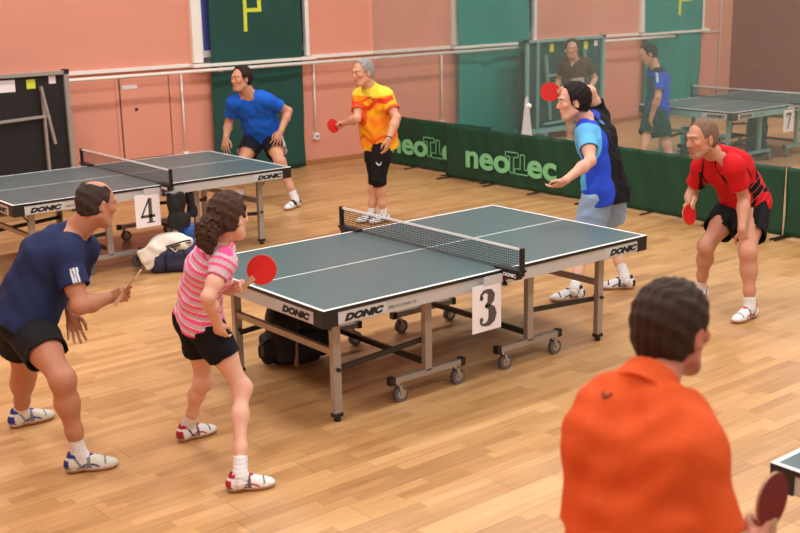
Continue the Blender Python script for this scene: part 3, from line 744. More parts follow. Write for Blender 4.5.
def person(label, J, s, face, hair, top, legs, feet=None, bulk=1., skin=(212, 158, 130), hands=None, h=.006, headscale=1.06, tilt=(0, 0, 0), female=False, shoes=True, cut=None, headlean=0., extra=None, stubble=None):
    J = {k: np.array(v, float) for k, v in J.items()}
    o3 = A((J['anL'][0]+J['anR'][0])/2, (J['anL'][1]+J['anR'][1])/2, 0)
    if 'toR' in J: pass
    up = nrm(J['neck']-J['pel']); rt = (J['shR']-J['shL'])+(J['hipR']-J['hipL'])*.7; rt = nrm(rt-up*(rt@up)); fw = np.cross(up, rt)
    rs = nrm(J['shR']-J['shL']); rh = nrm(J['hipR']-J['hipL']); w = bulk; pel, neck = J['pel'], J['neck']
    L = np.linalg.norm(neck-pel)
    def sp(t): return pel+up*L*t-fw*(.035*math.sin(math.pi*min(1, t*1.05)))*s
    hs = headscale*s*.98; f = nrm(face); hu = nrm(A(0, 0, 1)+headlean*A(f[0], f[1], 0)); hu = nrm(hu-f*(hu@f)); hr = np.cross(f, hu); hc = J['head']
    Hd = lambda x, y, z: hc+(hr*x+f*y+hu*z)*hs
    pts = np.array([v for k, v in J.items() if not k.startswith('to')])
    lo = pts.min(0)-.26; hi = pts.max(0)+.26; lo[2] = max(lo[2], .0); 
    if cut: lo[2] = cut
    def torso(F, g, k=.05, gh=None):
        gh = g if gh is None else gh
        for e in (-1, 1):
            F.cone(sp(.0)+rh*e*.068*s*w, sp(.35)+rt*e*.052*s*w, (.105*w+gh)*s, (.098*w+gh)*s, k)
            F.cone(sp(.35)+rt*e*.052*s*w, sp(.70)+rs*e*.072*s*w, (.098*w+g)*s, (.108*w+g)*s, k)
            F.cone(sp(.70)+rs*e*.072*s*w, sp(.88)+rs*e*.075*s*w, (.108*w+g)*s, (.078*w+g)*s, k)
            sh = J['shR'] if e > 0 else J['shL']
            F.cone(sp(.90)+rs*e*.07*s, sh-rs*e*.012*s, (.066+g)*s, (.056+g)*s, k)
            F.cone(neck+up*.01*s, sh*.75+neck*.25, (.040+g)*s, (.036+g)*s, .05)
            if female: F.ell(sp(.66)+rt*e*.06*s+fw*.085*s, [rt, fw, up], A(.06, .05, .06)*s, .05)
            else: F.ell(sp(.76)+rs*e*.075*s+fw*.055*s, [rt, fw, up], (A(.085, .05, .07)+g)*s, .05)
        if w > 1.08: F.ell(sp(.30)+fw*.045*s, [rt, fw, up], (A(.145, .11, .15)*w+g)*s, .06)
    def buttocks(F, g):
        for e, hp in ((1, J['hipR']), (-1, J['hipL'])):
            kd = nrm((J['knR'] if e > 0 else J['knL'])-hp)
            F.ell(hp-fw*.045*s+up*.01*s, [rt, fw, up], (A(.088, .092, .10)*(w**.5)+g)*s, .05)
    arms = (('shL', 'elL', 'wrL', 'hnL', -1), ('shR', 'elR', 'wrR', 'hnR', 1)); legsj = (('hipL', 'knL', 'anL', -1), ('hipR', 'knR', 'anR', 1))
    am = (.95 if female else 1.)*w**.5
    # ---- body
    F = Field(lo, hi, h); torso(F, 0); buttocks(F, 0)
    for hp, kn, an, e in legsj:
        a, b, c = J[hp], J[kn], J[an]; bend = nrm(b-(a+c)/2) if np.linalg.norm(b-(a+c)/2) > .02 else fw
        m = a*.5+b*.5+bend*.01
        F.cone(a, m, .090*s*am, .076*s*am, .04); F.cone(m, b-nrm(b-a)*.01, .076*s*am, .053*s*am, .04)
        F.ell(b+bend*.008, [rt, fw, up], A(.048, .050, .056)*s*am, .04)
        q = b*.70+c*.30-bend*.014*s; cw = .048 if female else .053; F.cone(b-bend*.004, q, .050*s*am, cw*s*am, .05); F.cone(q, b*.3+c*.7, cw*s*am, .038*s*am, .05)
        F.cone(b*.3+c*.7, c, .040*s*am, .034*s*am, .03)
        tk = 'to'+kn[-1]
        if tk in J:
            x = nrm(A(J[tk][0], J[tk][1], 0)); F.cone(c, A(c[0], c[1], .034)+x*.05*s, .031*s, .024*s, .02); F.cone(A(c[0], c[1], .034)+x*.04*s, A(c[0], c[1], .026)+x*.12*s, .022*s, .015*s, .02)
    for sh, el, wr, hn, e in arms:
        a, b, c = J[sh], J[el], J[wr]; F.ell(a+rs*e*.006*s, [rt, fw, up], A(.058, .058, .062)*s*am, .04)
        F.cone(a, a*.4+b*.6, .052*s*am, .047*s*am, .03); F.cone(a*.4+b*.6, b, .047*s*am, .038*s*am, .03)
        q = b*.68+c*.32; F.cone(b, q, .038*s*am, .043*s*am, .03); F.cone(q, c, .043*s*am, .027*s*am, .03)
    hinfo = {}
    for sh, el, wr, hn, e in arms:
        sd = hands.get(wr[-1]) if hands else None
        d = nrm(J[hn]-J[wr]); side, curl, tb, spd = sd if sd else (-rs*e+.3*fw, (.35, .35, .25), .2, .1)
        pn = hand(F, J[wr], d, np.array(side, float), e, curl, .98*s*(.93 if female else 1), spd, tb); hinfo[wr[-1]] = (d, pn)
    # neck and head
    nb = Hd(0, -.020, -.055); nw = am**2; F.cone(neck-up*.03, nb, .060*s*nw, .054*s*nw, .04); F.cone((neck+nb)/2, Hd(0, .0, -.03), .056*s*nw, .05*s*am, .03)
    ax = [hr, f, hu]
    F.ell(Hd(0, -.012, .030), ax, A(.076, .096, .086)*hs, .02); F.ell(Hd(0, .028, -.028), ax, A(.058, .064, .086)*hs, .03)
    F.cone(Hd(-.018, .064, -.094), Hd(.018, .064, -.094), .020*hs, .020*hs, .025)
    for e in (-1, 1):
        F.cone(Hd(e*.055, .0, -.055), Hd(e*.03, .05, -.090), .018*hs, .018*hs, .03)
        F.ell(Hd(e*.040, .064, -.012), ax, A(.022, .020, .018)*hs, .02)
        F.ell(Hd(e*.031, .097, .012), ax, A(.017, .014, .012)*hs, .008, 'd'); F.ell(Hd(e*.031, .078, .012), ax, A(.013, .013, .013)*hs, .003)
        F.ell(Hd(e*.079, -.010, -.004), [nrm(hr*e*.9-f*.45), nrm(f*.9+hr*e*.45), hu], A(.008, .020, .033)*hs, .006); F.ell(Hd(e*.089, -.004, -.002), ax, A(.006, .010, .018)*hs, .004, 'd')
        F.cone(Hd(e*.012, .088, .034), Hd(e*.045, .074, .036), .009*hs, .008*hs, .015)
    F.cone(Hd(0, .086, .018), Hd(0, .106, -.020), .0080*hs, .0105*hs, .012)
    for e in (-1, 1): F.ell(Hd(e*.010, .097, -.024), ax, A(.008, .010, .007)*hs, .006)
    F.cone(Hd(-.019, .083, -.053), Hd(.019, .083, -.053), .0078*hs, .0078*hs, .008); F.cone(Hd(-.016, .083, -.065), Hd(.016, .083, -.065), .0085*hs, .0085*hs, .006)
    V, Q = F.mesh(1); col = np.tile(LN(*skin), (len(V), 1)).astype(float)
    q = (V-hc)/hs; X = q@hr; Y = q@f; Z = q@hu; inh = (np.abs(X) < .1) & (np.abs(Z) < .14) & (np.abs(Y) < .14)
    sk = LN(*skin)
    col[inh & (np.abs(X) > .03) & (Y > .04) & (np.abs(Z+.02) < .025)] = sk*A(1.04, .88, .86)
    col[inh & (Y > .100) & (np.abs(Z+.022) < .014)] = sk*A(1.03, .88, .86)
    col[inh & (np.abs(X) < .024) & (np.abs(Z+.059) < .0085) & (Y > .07)] = sk*A(.82, .5, .5)
    if stubble: col[inh & (((Z < -.045) & (Y > .0) & (Z > -.12)) | ((Z < -.03) & (Z > -.048) & (Y > .06) & (np.abs(X) < .03))) & ~((np.abs(X) < .022) & (np.abs(Z+.059) < .008))] = sk*np.array(stubble)
    eye = inh & (((np.abs(X)-.031)/.0125)**2+((Z-.012)/.0050)**2 < 1) & (Y > .06); col[eye] = LN(192, 182, 174)
    col[eye & (((np.abs(X)-.031)**2+(Z-.012)**2) < .0068**2)] = LN(50, 36, 30)
    hcol = np.array(LN(*hair['col']))
    col[inh & (np.abs(np.abs(X)-.031) < .019) & (np.abs(Z-.033-.1*(.03-np.abs(np.abs(X)-.031))) < .005) & (Y > .055)] = hcol*.6+sk*.25
    if extra: col = extra(V, col, dict(hd=Hd, X=X, Y=Y, Z=Z, inh=inh))
    B = obj_from('person', V, Q, M_skin, None, o3, col); B.location = tuple(o3); tag(B, label, 'person')
    # ---- hair
    st = hair.get('style', 'short'); t = hair.get('t', .010); Fh = Field(hc-.36 if st == 'pony' else hc-.17, hc+.17, .0042 if h < .0065 else .006)
    Fh.ell(Hd(0, -.016, .033), ax, (A(.0775, .098, .089)+t)*hs, .01)
    Fh.ell(Hd(0, -.035, -.012), ax, (A(.068, .070, .070)+t*.8)*hs, .02)
    # hairline: cut away the face, then the nape and around the ears
    fl = hair.get('line', .062); Fh.half(Hd(0, fl, .075), f*.90-hu*.42)
    Fh.half(Hd(0, fl-.030, .02), f*.98-hu*.12)
    Fh.half(Hd(0, -.06, hair.get('nape', -.066)), -hu+f*.28)
    for e in (-1, 1):
        Fh.ell(Hd(e*.088, .004, -.012), ax, A(.026, .030, .036)*hs, .004, 'd')
        Fh.cone(Hd(e*.085, .035, -.05), Hd(e*.085, .03, -.10), .035*hs, .04*hs, 0, 'd')
    if st == 'bald': # bare crown, ring of hair left
        Fh.ell(Hd(0, hair.get('by', .028), .115), ax, A(hair.get('bx', .052), .092, .070)*hs, .004, 'd')
        Fh.half(Hd(0, .018, 0), f*.95-hu*.1)
    if st == 'pony':
        k0 = Hd(.01, -.112, -.004); Fh.cone(Hd(0, -.09, .03), k0, .035*hs, .022*hs, .02)
        P = [k0, k0+A(-.015, .008, -.01)*s, k0+A(-.035, .022, -.055)*s, k0+A(-.04, .022, -.105)*s, k0+A(-.035, .015, -.17)*s]
        for a, b, ra, rb in zip(P, P[1:], (.026, .046, .064, .056), (.046, .064, .056, .022)): Fh.cone(a, b, ra*s, rb*s, .02)
        Fh.warp(lambda x, y, z: np.clip(-((x-k0[0])*f[0]+(y-k0[1])*f[1]+(z-k0[2])*f[2])*30+.4, 0, 1)*(.0065*np.sin(x*140+3*np.sin(z*70))*np.sin(y*130+2*np.sin(z*90+x*60))+.003*np.sin(z*210+2*np.sin(x*150))))
    am_ = hair.get('rough', .0022); rot = hr*.3+hu*.6
    Fh.warp(lambda x, y, z: am_*np.sin((x*hr[0]+y*hr[1]+z*hr[2])*230+4*np.sin((x*f[0]+y*f[1]+z*f[2])*40))+am_*.8*np.sin((x*f[0]+y*f[1]+z*f[2])*90+z*120))
    V, Q = Fh.mesh(1); nn = np.sin(V@A(260, 190, 90))*.07+np.sin(V@(hr*170+f*60)+2)*.07
    hc4 = hcol*(1+nn[:, None]); zz = ((V-hc)/hs)@hu
    if 'side' in hair: hc4 = np.where((zz < .035)[:, None], np.array(LN(*hair['side']))*(1+nn[:, None]), hc4)
    hob = obj_from('hair', V, Q, M_hair, B, o3, hc4)
    if st == 'pony':
        bb = MB(); bb.sph(tuple(k0+A(-.012, .008, .0)-o3), (.030, .030, .030), M_blk2, 12); bb.build('hair_tie', B)
        bb = MB()
        for i_ in range(4): bb.sph(tuple(Hd(.030+.004*i_, .040-.014*i_, .116-.004*i_)-o3), .006, M_chrome, 8)
        bb.build('hair_clip', B)
    # ---- shorts or trousers
    Fp = Field(lo, hi, max(h, .0058)); gp = legs.get('g', .012)
    for e in (-1, 1):
        Fp.cone(sp(.0)+rh*e*.066*s*w, sp(.10)+rt*e*.056*s*w, (.105*w+.008)*s, (.100*w+.006)*s, .04)
    buttocks(Fp, .010); Fw = Fp.F.copy()
    ls = legs.get('len', .55); cols = []
    for hp, kn, an, e in legsj:
        a, b, c = J[hp], J[kn], J[an]; d = nrm(b-a)
        if ls <= 1:
            en = a+(b-a)*ls; ra = (.096+gp)*s*am; rb = ((.096-.03*ls)+gp*1.5+legs.get('flare', .008))*s*am
            Fs = Field(lo, hi, Fp.h); Fs.flat(a, en, ra, rb, 0); Fs.cone(a, a*.7+b*.3, ra, ra, .03); bn = b-(a+c)/2; m = (a+b)/2+nrm(bn)*.01
            Fs.cone(a, m, (.090*am+gp*.8)*s, (.078*am+gp*.8)*s, .03); Fs.cone(m, b, (.078*am+gp*.8)*s, (.058*am+gp*.8)*s, .03); Fs.half(en, d)
            Fs.flat(en-d*.04, en+d*.02, rb-.014, rb-.009, 0, 'd')
            mm = np.maximum(.03-np.abs(Fp.F-Fs.F), 0)/.03; Fp.F = np.minimum(Fp.F, Fs.F)-mm*mm*.0075
            del Fs
        else:
            m = a*.5+b*.5; Fp.cone(a, m, (.096+gp)*s*am, (.082+gp)*s*am, .04); Fp.cone(m, b, (.082+gp)*s*am, (.060+gp)*s*am, .03)
            en = b+(c-b)*(ls-1); Fp.flat(b, en, (.058+gp)*s*am, (.058+gp)*s*am, .02)
    Fp.half(sp(.16), up, sp(.16)-.3, sp(.16)+.4)
    wv2 = legs.get('wr', .0035)
    Fp.warp(lambda x, y, z: wv2*(np.sin((x*rt[0]+y*rt[1])*48+z*22+2*np.sin(z*30))*.6+np.sin(z*55+(x*fw[0]+y*fw[1])*40)*.5))
    V, Q = Fp.mesh(1); q = (V-pel)/s; loc = dict(x=q@rt, y=q@fw, z=q@up); sob2 = obj_from(legs.get('name', 'shorts'), V, Q, M_cloth, B, o3, legs['fn'](V, loc))
    Ft = Field(lo, hi, Fp.h); torso(Ft, 0); buttocks(Ft, 0)
    # ---- shirt
    g = top.get('g', .014); Fc = Field(lo, hi, max(h, .0058)); torso(Fc, g, .06, top.get('gh', g+.006)); buttocks(Fc, g*.4)
    hem = top.get('hem', -.10); Fc.F = np.minimum(np.minimum(Fc.F, Ft.F-.007), Fw-.005)
    hb = pel+up*hem*s
    for e in (-1, 1): Fc.cone(sp(.1)+rh*e*.068*s*w, hb+rh*e*.066*s*w-up*.03, (.108*w+g)*s, (.108*w+g*1.5)*s, .05)
    Fc.ell(hb+up*.02*s, [rt, fw, up], (A(.165, .125, .10)*w+g)*s, .04)
    Fc.half(hb, -up+.0*fw)
    sl = top.get('sleeve', .62); wv = top.get('wr', .0032)
    U1, U2 = rt, up
    Fc.warp(lambda x, y, z: wv*(np.sin((x*U2[0]+y*U2[1]+z*U2[2])*62+2.5*np.sin((x*rt[0]+y*rt[1]+z*rt[2])*17+1)+3*(x*fw[0]+y*fw[1]+z*fw[2])*9)*.6+np.sin((x*U2[0]+y*U2[1]+z*U2[2])*31-(x*rt[0]+y*rt[1]+z*rt[2])*45+1.7)*.7+np.sin((x*rt[0]+y*rt[1]+z*rt[2])*70+2*np.sin((x*U2[0]+y*U2[1]+z*U2[2])*14))*.45))
    slc = []
    for sh, el, wr, hn, e in arms:
        a, b = J[sh], J[el]; d = nrm(b-a); en = a+(b-a)*sl
        Fc.ell(a+rs*e*.006*s, [rt, fw, up], (A(.058, .058, .062)*am+g*.8)*s, .05)
        Fs = Field(lo, hi, Fc.h); fl_ = top.get('flare', .004)
        Fs.cone(a-rs*e*.02*s, a+d*.03, (.056*am+g*.7)*s, (.056*am+g*.7)*s, 0)
        Fs.flat(a-d*.01, en, (.056*am+g*.7)*s, (.051*am+g+fl_)*s, .02)
        Fs.flat(en-d*.035, en+d*.02, (.046*am+g*.7)*s, (.044*am+g+fl_)*s, 0, 'd')
        slc.append((a, d, np.linalg.norm(en-a)))
        mm = np.maximum(.03-np.abs(Fc.F-Fs.F), 0)/.03; Fc.F = np.minimum(Fc.F, Fs.F)-mm*mm*.0075
        del Fs
    nup = nrm(nb-neck); Fc.half(neck+nup*top.get('nk', .034)*s, nup, neck-.12, neck+.14)
    if top.get('collar'):
        cb = neck+nup*.0; Fc.flat(cb-nup*.01*s, cb+nup*.066*s, .094*s*am, (.012+.060*nw)*s, .010)
        Fc.half(cb+nup*.055*s+fw*.062*s, nup*.6+fw*.9, neck-.14, neck+.16)
        Fc.cone(cb-nup*.0*s, cb+nup*.10*s, .0585*s*nw, .063*s*nw, 0, 'd')
    else:
        Fc.cone(neck-up*.01, nb, .057*s*nw, .060*s*nw, 0, 'd'); Fc.ell(neck+fw*.05*s+up*.02*s, [rt, fw, up], A(.06, .045, .035)*s, .006, 'd')
    V, Q = Fc.mesh(1); q = (V-pel)/s
    loc = dict(x=q@rt, y=q@fw, z=q@up, L=L/s, sl=[], hem=hem)
    for (a, d, ln) in slc:
        r = V-a; tt = r@d; rr = np.linalg.norm(r-tt[:, None]*d, axis=1); loc['sl'].append((tt/ln, rr < .105*s))
    col = top['fn'](V, loc); sob = obj_from(top.get('name', 'shirt'), V, Q, M_cloth, B, o3, col)
    # ---- socks and shoes
    if feet and shoes:
        for kn, an in (('knL', 'anL'), ('knR', 'anR')):
            tk = 'to'+an[-1]; sock(B, J[an], J[kn], s*feet.get('s', 1), o3, feet.get('top', .085), feet.get('sock'), J[tk])
            shoe(B, J[an]*A(1, 1, 0), J[tk], s*feet.get('s', 1.), o3, feet['base'], feet['a1'], feet['a2'], feet.get('out', (176, 132, 92)), feet.get('laces', True), feet.get('dark', False))
    return dict(o=B, o3=o3, hand=hinfo, J=J, rt=rt, fw=fw, up=up, s=s, pel=pel, L=L, hd=Hd, shirt=sob, shorts=sob2, sp=sp)

def paddle(hand_pt, centre, n, label, face=None, back=None, scale=1.):
    """bat: ovoid wooden blade, rubber on both faces, flared handle through the fist"""
    pd = nrm(np.asarray(centre, float)-hand_pt); n = np.asarray(n, float); n = nrm(n-pd*(n@pd)); sd = np.cross(pd, n); R = .076*scale
    face = face or M_rubred; back = back or M_rubblk; c = np.asarray(centre, float)
    root = empty('table_tennis_paddle', tuple(c), label, 'paddle')
    def outline(r, cut=-.90): return [(r*math.sin(t)*(1.0), r*(math.cos(t))*1.03) for t in [math.pi-.42+.0-(2*math.pi-.84)*k/39 for k in range(40)]]
    def slab(r, z0, th, m, name):
        b = MB(); P = [(r*math.sin(t), -r*1.03*math.cos(t)) for t in [.36+(2*math.pi-.72)*k/43 for k in range(44)]]
        b.prism([(a_, b_) for a_, b_ in P], m, tuple(n*z0), tuple(sd), tuple(pd), th); return b.build(name, root)
    # sd x pd points along -n or +n depending on handedness; keep slabs symmetric
    sgn = 1 if np.dot(np.cross(sd, pd), n) > 0 else -1
    slab(R, -.003*sgn if False else (-.003 if sgn > 0 else .003), .006, M_wood, 'blade')
    slab(R*.985, (.0031 if sgn > 0 else .0051), .0018, face, 'rubber') if sgn > 0 else slab(R*.985, .0049, .0018, face, 'rubber')
    slab(R*.985, (-.0049 if sgn > 0 else -.0031), .0018, back, 'rubber')
    b = MB(); P = [(-.016, -.055), (.016, -.055), (.0125, -.10), (.0135, -.135), (.0165, -.165), (-.0165, -.165), (-.0135, -.135), (-.0125, -.10)]
    b.prism([(x*scale, y*scale) for x, y in P], M_wood, tuple(n*(-.011 if sgn > 0 else .011)), tuple(sd), tuple(pd), .022); b.build('handle', root)
    return root
GRIP = (1.35, 1.25, .7)
def rgb(V, c): return np.tile(LN(*c), (len(V), 1)).astype(float)
#PART3
# ---- navy shirt, far left
def f_navy(V, l):
    c = rgb(V, (36, 46, 82))
    t, m = l['sl'][1]
    a = A(-2.474, -.003, 1.134); b = A(-2.484, -.149, .880); d = nrm(b-a); n2 = nrm(A(.776, -.63, 0)-d*(A(.776, -.63, 0)@d)); n3 = np.cross(d, n2); r = V-a; u = r@n2; w3 = r@n3
    if np.dot(n3, A(.42, .87, -.24)) > 0: w3 = -w3
    for k in (.018, .032, .046): c[m & (t > .55) & (np.abs(u-k) < .0045) & (w3 > 0)] = LN(214, 216, 222)
    return c
navy = dict(head=(-2.251,0.056,1.362), neck=(-2.363,0.153,1.194), shL=(-2.254,0.272,1.075), shR=(-2.474,-0.003,1.134), elL=(-2.302,0.402,0.813), elR=(-2.484,-0.149,0.880), wrL=(-2.404,0.168,0.763), wrR=(-2.251,-0.035,0.862), pel=(-2.655,0.237,0.765), hipL=(-2.642,0.330,0.753), hipR=(-2.661,0.143,0.750), knL=(-2.583,0.484,0.359), knR=(-2.647,-0.232,0.533), anL=(-2.565,0.64,0.088), anR=(-2.586,-0.204,0.107), hnL=(-2.401,0.146,0.661), hnR=(-2.230,-0.129,0.894), toL=(1,-.02,0), toR=(0.92,-0.40,0))
pn = person('balding man in a navy t-shirt and black shorts leaning forward at the left edge', navy, 1.02, (1, .05, -.28), dict(col=(62, 50, 44), style='bald', t=.007, by=-.004, bx=.062), dict(fn=f_navy, nk=.05, g=.018, sleeve=.64, hem=-.05, flare=.008),
    dict(fn=lambda V, l: rgb(V, (30, 30, 33)), len=.56, g=.014, flare=.008), dict(base=(214, 212, 196), a1=(34, 48, 130), a2=(120, 124, 130), top=.115), bulk=1.13, skin=(188, 130, 100), h=.0052,
    hands={'R': ((.2, .1, 1), GRIP, .6, 0.), 'L': ((.9, -.3, .1), (.35, .3, .2), .1, .16)}, headscale=1.04)
paddle(navy['hnR'], (-2.172, -.138, .958), (-.60, .47, .64), 'paddle seen edge-on in the right hand of the man in navy', M_rubblk, M_rubred)
# ---- girl
def f_girl(V, l):
    z = l['z']; per = .047; ph = (z+.01) % per
    c = np.where((ph < per*.5)[:, None], LN(246, 92, 150), LN(206, 180, 190))
    w = np.abs(ph-per*.5) < .003; c[w] = LN(244, 236, 240)
    t, m = l['sl'][1]
    for t, m in l['sl']:
        k = m & (t > -.15); c[k] = LN(214, 192, 202); c[m & (np.abs(t-.12) < .08)] = LN(246, 92, 150); c[m & (np.abs(t-.50) < .07)] = LN(246, 92, 150); c[m & (t > .90)] = LN(240, 130, 170)
    return c
girl = dict(head=(-1.966,-0.833,1.380), neck=(-1.992,-0.735,1.223), shL=(-1.891,-0.614,1.155), shR=(-2.044,-0.891,1.176), elL=(-1.817,-0.506,0.926), elR=(-2.171,-0.939,1.032), wrL=(-1.881,-0.718,0.979), wrR=(-2.055,-0.81,0.845), pel=(-2.005,-0.545,0.802), hipL=(-1.986,-0.467,0.774), hipR=(-2.021,-0.629,0.788), knL=(-1.930,-0.399,0.394), knR=(-1.896,-0.750,0.443), anL=(-1.935,-0.205,0.084), anR=(-2.07,-0.975,0.086), hnL=(-1.870,-0.801,1.010), hnR=(-2.01,-0.77,0.755), toL=(1,-.01,0), toR=(.91,-.42,0))
pg = person('girl in a pink and grey striped t-shirt with a brown ponytail', girl, .90, (1, .28, -.10), dict(col=(70, 48, 36), style='pony', t=.012, rough=.003), dict(fn=f_girl, g=.010, sleeve=.46, hem=-.01, flare=.004),
    dict(fn=lambda V, l: rgb(V, (20, 20, 24)), len=.50, g=.012, flare=.008), dict(base=(236, 234, 230), a1=(176, 28, 52), a2=(90, 94, 100), top=.10, s=1.02), bulk=.88, skin=(226, 176, 150), h=.0048, female=True,
    hands={'L': ((0, -.35, .9), GRIP, .6, 0.), 'R': ((.5, -.8, .1), (.3, .35, .3), .3, .08)}, headscale=1.14)
paddle(girl['hnL'], (-1.80, -.845, 1.085), (-.60, -.75, .24), 'bright red paddle held by the girl in pink', M_rubred, M_rubblk)
# ---- man in blue
def f_blue(V, l): return rgb(V, (28, 96, 206))
def f_blues(V, l):
    c = rgb(V, (30, 30, 44)); m = (np.abs(l['x']) > .15) & (l['z'] > -.12) & (l['z'] < .02) & (l['y'] > -.1); c[m] = LN(206, 208, 214)
    return c
blue = dict(head=(2.003,5.464,1.441), neck=(2.125,5.481,1.243), shL=(2.259,5.342,1.189), shR=(1.972,5.587,1.170), elL=(2.530,5.335,1.051), elR=(1.996,5.764,0.922), wrL=(2.368,5.259,0.844), wrR=(1.840,5.582,0.795), pel=(2.363,5.627,0.766), hipL=(2.421,5.550,0.730), hipR=(2.310,5.710,0.737), knL=(2.279,5.171,0.511), knR=(1.983,5.512,0.488), anL=(2.350,5.000,0.101), anR=(2.069,5.717,0.109), hnL=(2.309,5.253,0.754), hnR=(1.816,5.573,0.692), toL=(-.93,-.36,0), toR=(-.8,-.6,0))
person('man in a bright blue t-shirt crouching ready behind the left table', blue, 1.06, (-1, -.12, -.02), dict(col=(44, 32, 26), t=.014), dict(fn=f_blue, g=.014, sleeve=.60, hem=-.04, flare=.006),
    dict(fn=f_blues, len=.62, g=.014, flare=.010), dict(base=(236, 236, 236), a1=(24, 26, 34), a2=(24, 26, 34), top=.09, laces=False, dark=True), bulk=1.10, skin=(206, 152, 120), h=.0065, hands={'L': ((-.4, .3, .2), (.2, .3, .2), .1, .22), 'R': ((.5, -.6, .1), (.3, .3, .2), .1, .2)}, headscale=1.10)
# ---- man in yellow and orange
def f_yel(V, l):
    x, y, z = l['x'], l['y'], l['z']; n = np.sin(x*16+z*24+2*np.sin(z*14+y*9))*.5+np.sin(z*38-x*30+y*20)*.35
    t = np.clip(.5+n*.6, 0, 1)[:, None]; c = LN(252, 196, 40)*(1-t)+LN(248, 136, 34)*t
    b = np.abs(z-.36-.35*np.abs(x)-.02*np.sin(x*30)) < .028; c[b & (y > -.02)] = LN(226, 62, 36)
    b = np.abs(z-.44+.5*(x)-.0) < .016; c[b & (y > 0)] = LN(238, 92, 40)
    b = np.abs(z-.02-.03*np.sin(x*26)) < .018; c[b] = LN(238, 96, 40)
    c[z > l['L']-.035] = LN(244, 226, 70)
    for t_, m in l['sl']: c[m & (t_ > .86)] = LN(236, 90, 40)
    return c
def f_capri(V, l):
    return rgb(V, (24, 22, 24))
yellow = dict(head=(2.435,3.796,1.566), neck=(2.542,3.812,1.380), shL=(2.607,3.646,1.321), shR=(2.535,3.982,1.303), elL=(2.593,3.456,1.115), elR=(2.389,3.852,1.095), wrL=(2.450,3.414,0.918), wrR=(2.406,4.091,1.028), pel=(2.646,3.833,0.887), hipL=(2.635,3.741,0.872), hipR=(2.643,3.921,0.855), knL=(2.511,3.669,0.472), knR=(2.556,3.773,0.462), anL=(2.57,3.68,0.091), anR=(2.50,3.80,0.091), hnL=(2.444,3.436,0.821), hnR=(2.409,4.186,1.009), toL=(-.99,.0,0), toR=(-.98,.12,0))
py_ = person('grey-haired man in a yellow and orange polo shirt standing by the barrier', yellow, .98, (-1, .06, -.12), dict(col=(150, 146, 142), t=.006), dict(fn=f_yel, nk=.05, g=.016, sleeve=.66, hem=-.12, collar=True, flare=.008),
    dict(fn=f_capri, len=1.18, g=.014, name='knee_trousers'), dict(base=(232, 232, 234), a1=(150, 156, 170), a2=(90, 96, 110), top=.06, laces=False), bulk=1.16, skin=(214, 160, 130), h=.0062, hands={'R': ((-.5, .5, .5), GRIP, .6, 0.), 'L': ((-.7, -.2, .1), (.3, .35, .25), .2, .08)}, headscale=1.16)
paddle(yellow['hnR'], (2.31, 4.175, 1.0), (-.80, -.55, .1), 'red paddle held low by the man in yellow and orange', M_rubred, M_rubblk)
# ---- serving man
def f_srv(V, l):
    x, y, z = l['x'], l['y'], l['z']; c = rgb(V, (44, 78, 206))
    c[(y > .045) & (np.abs(x) < .30) & (z > .02)] = LN(92, 176, 232)
    g = (x > -.03-.25*np.maximum(0, .3-z)) & (y < .03) ; c[g] = LN(26, 25, 28)
    c[(y < -.02) & (x > -.11) ] = LN(26, 25, 28)
    for i, (t, m) in enumerate(l['sl']):
        if i == 0: c[m & (t > -.05) & (x < -.10)] = LN(104, 186, 238)
        else: c[m & (t > .05)] = LN(28, 27, 30)
    c[(x > .09) & (y < .10)] = LN(26, 25, 28)
    c[(x > .03) & (z > .36)] = LN(26, 25, 28)
    c[np.linalg.norm(V-A(2.42, .602, 1.361), axis=1) < .17] = LN(26, 25, 28)
    c[(z > l['L']-.03) & (np.linalg.norm(V-A(2.235, .546, 1.366), axis=1) < .095)] = LN(48, 74, 190)
    return c
server = dict(head=(2.073,0.582,1.522), neck=(2.235,0.546,1.366), shL=(2.085,0.446,1.299), shR=(2.420,0.602,1.361), elL=(1.944,0.271,1.095), elR=(2.300,0.600,1.585), wrL=(1.703,0.308,0.969), wrR=(2.150,0.665,1.615), pel=(2.234,0.381,0.823), hipL=(2.137,0.353,0.789), hipR=(2.333,0.381,0.782), knL=(2.130,0.464,0.394), knR=(2.485,0.531,0.407), anL=(1.80,0.28,0.099), anR=(2.342,0.223,0.101), hnL=(1.707,0.398,0.906), hnR=(2.055,0.655,1.608), toL=(-.85,.4,0), toR=(-.75,.66,0))
ps = person('dark-haired man in blue and black shirt serving, paddle raised', server, 1.07, (-.83, .56, -.12), dict(col=(34, 26, 24), t=.016), dict(fn=f_srv, g=.016, sleeve=.60, hem=-.13, flare=.006),
    dict(fn=lambda V, l: rgb(V, (150, 182, 218)), len=.62, g=.018, flare=.02), dict(base=(238, 238, 238), a1=(30, 34, 44), a2=(34, 36, 44), top=.10), bulk=.98, skin=(222, 172, 146), h=.0055, hands={'L': ((-.3, -.6, .5), (.3, .35, .25), .0, .2), 'R': ((-.2, -.3, -.8), GRIP, .6, 0.)}, headscale=1.14)
paddle(server['hnR'], (1.972, .737, 1.600), (-.73, -.68, .1), 'round red paddle raised behind the head of the serving man', M_rubred, M_rubblk)
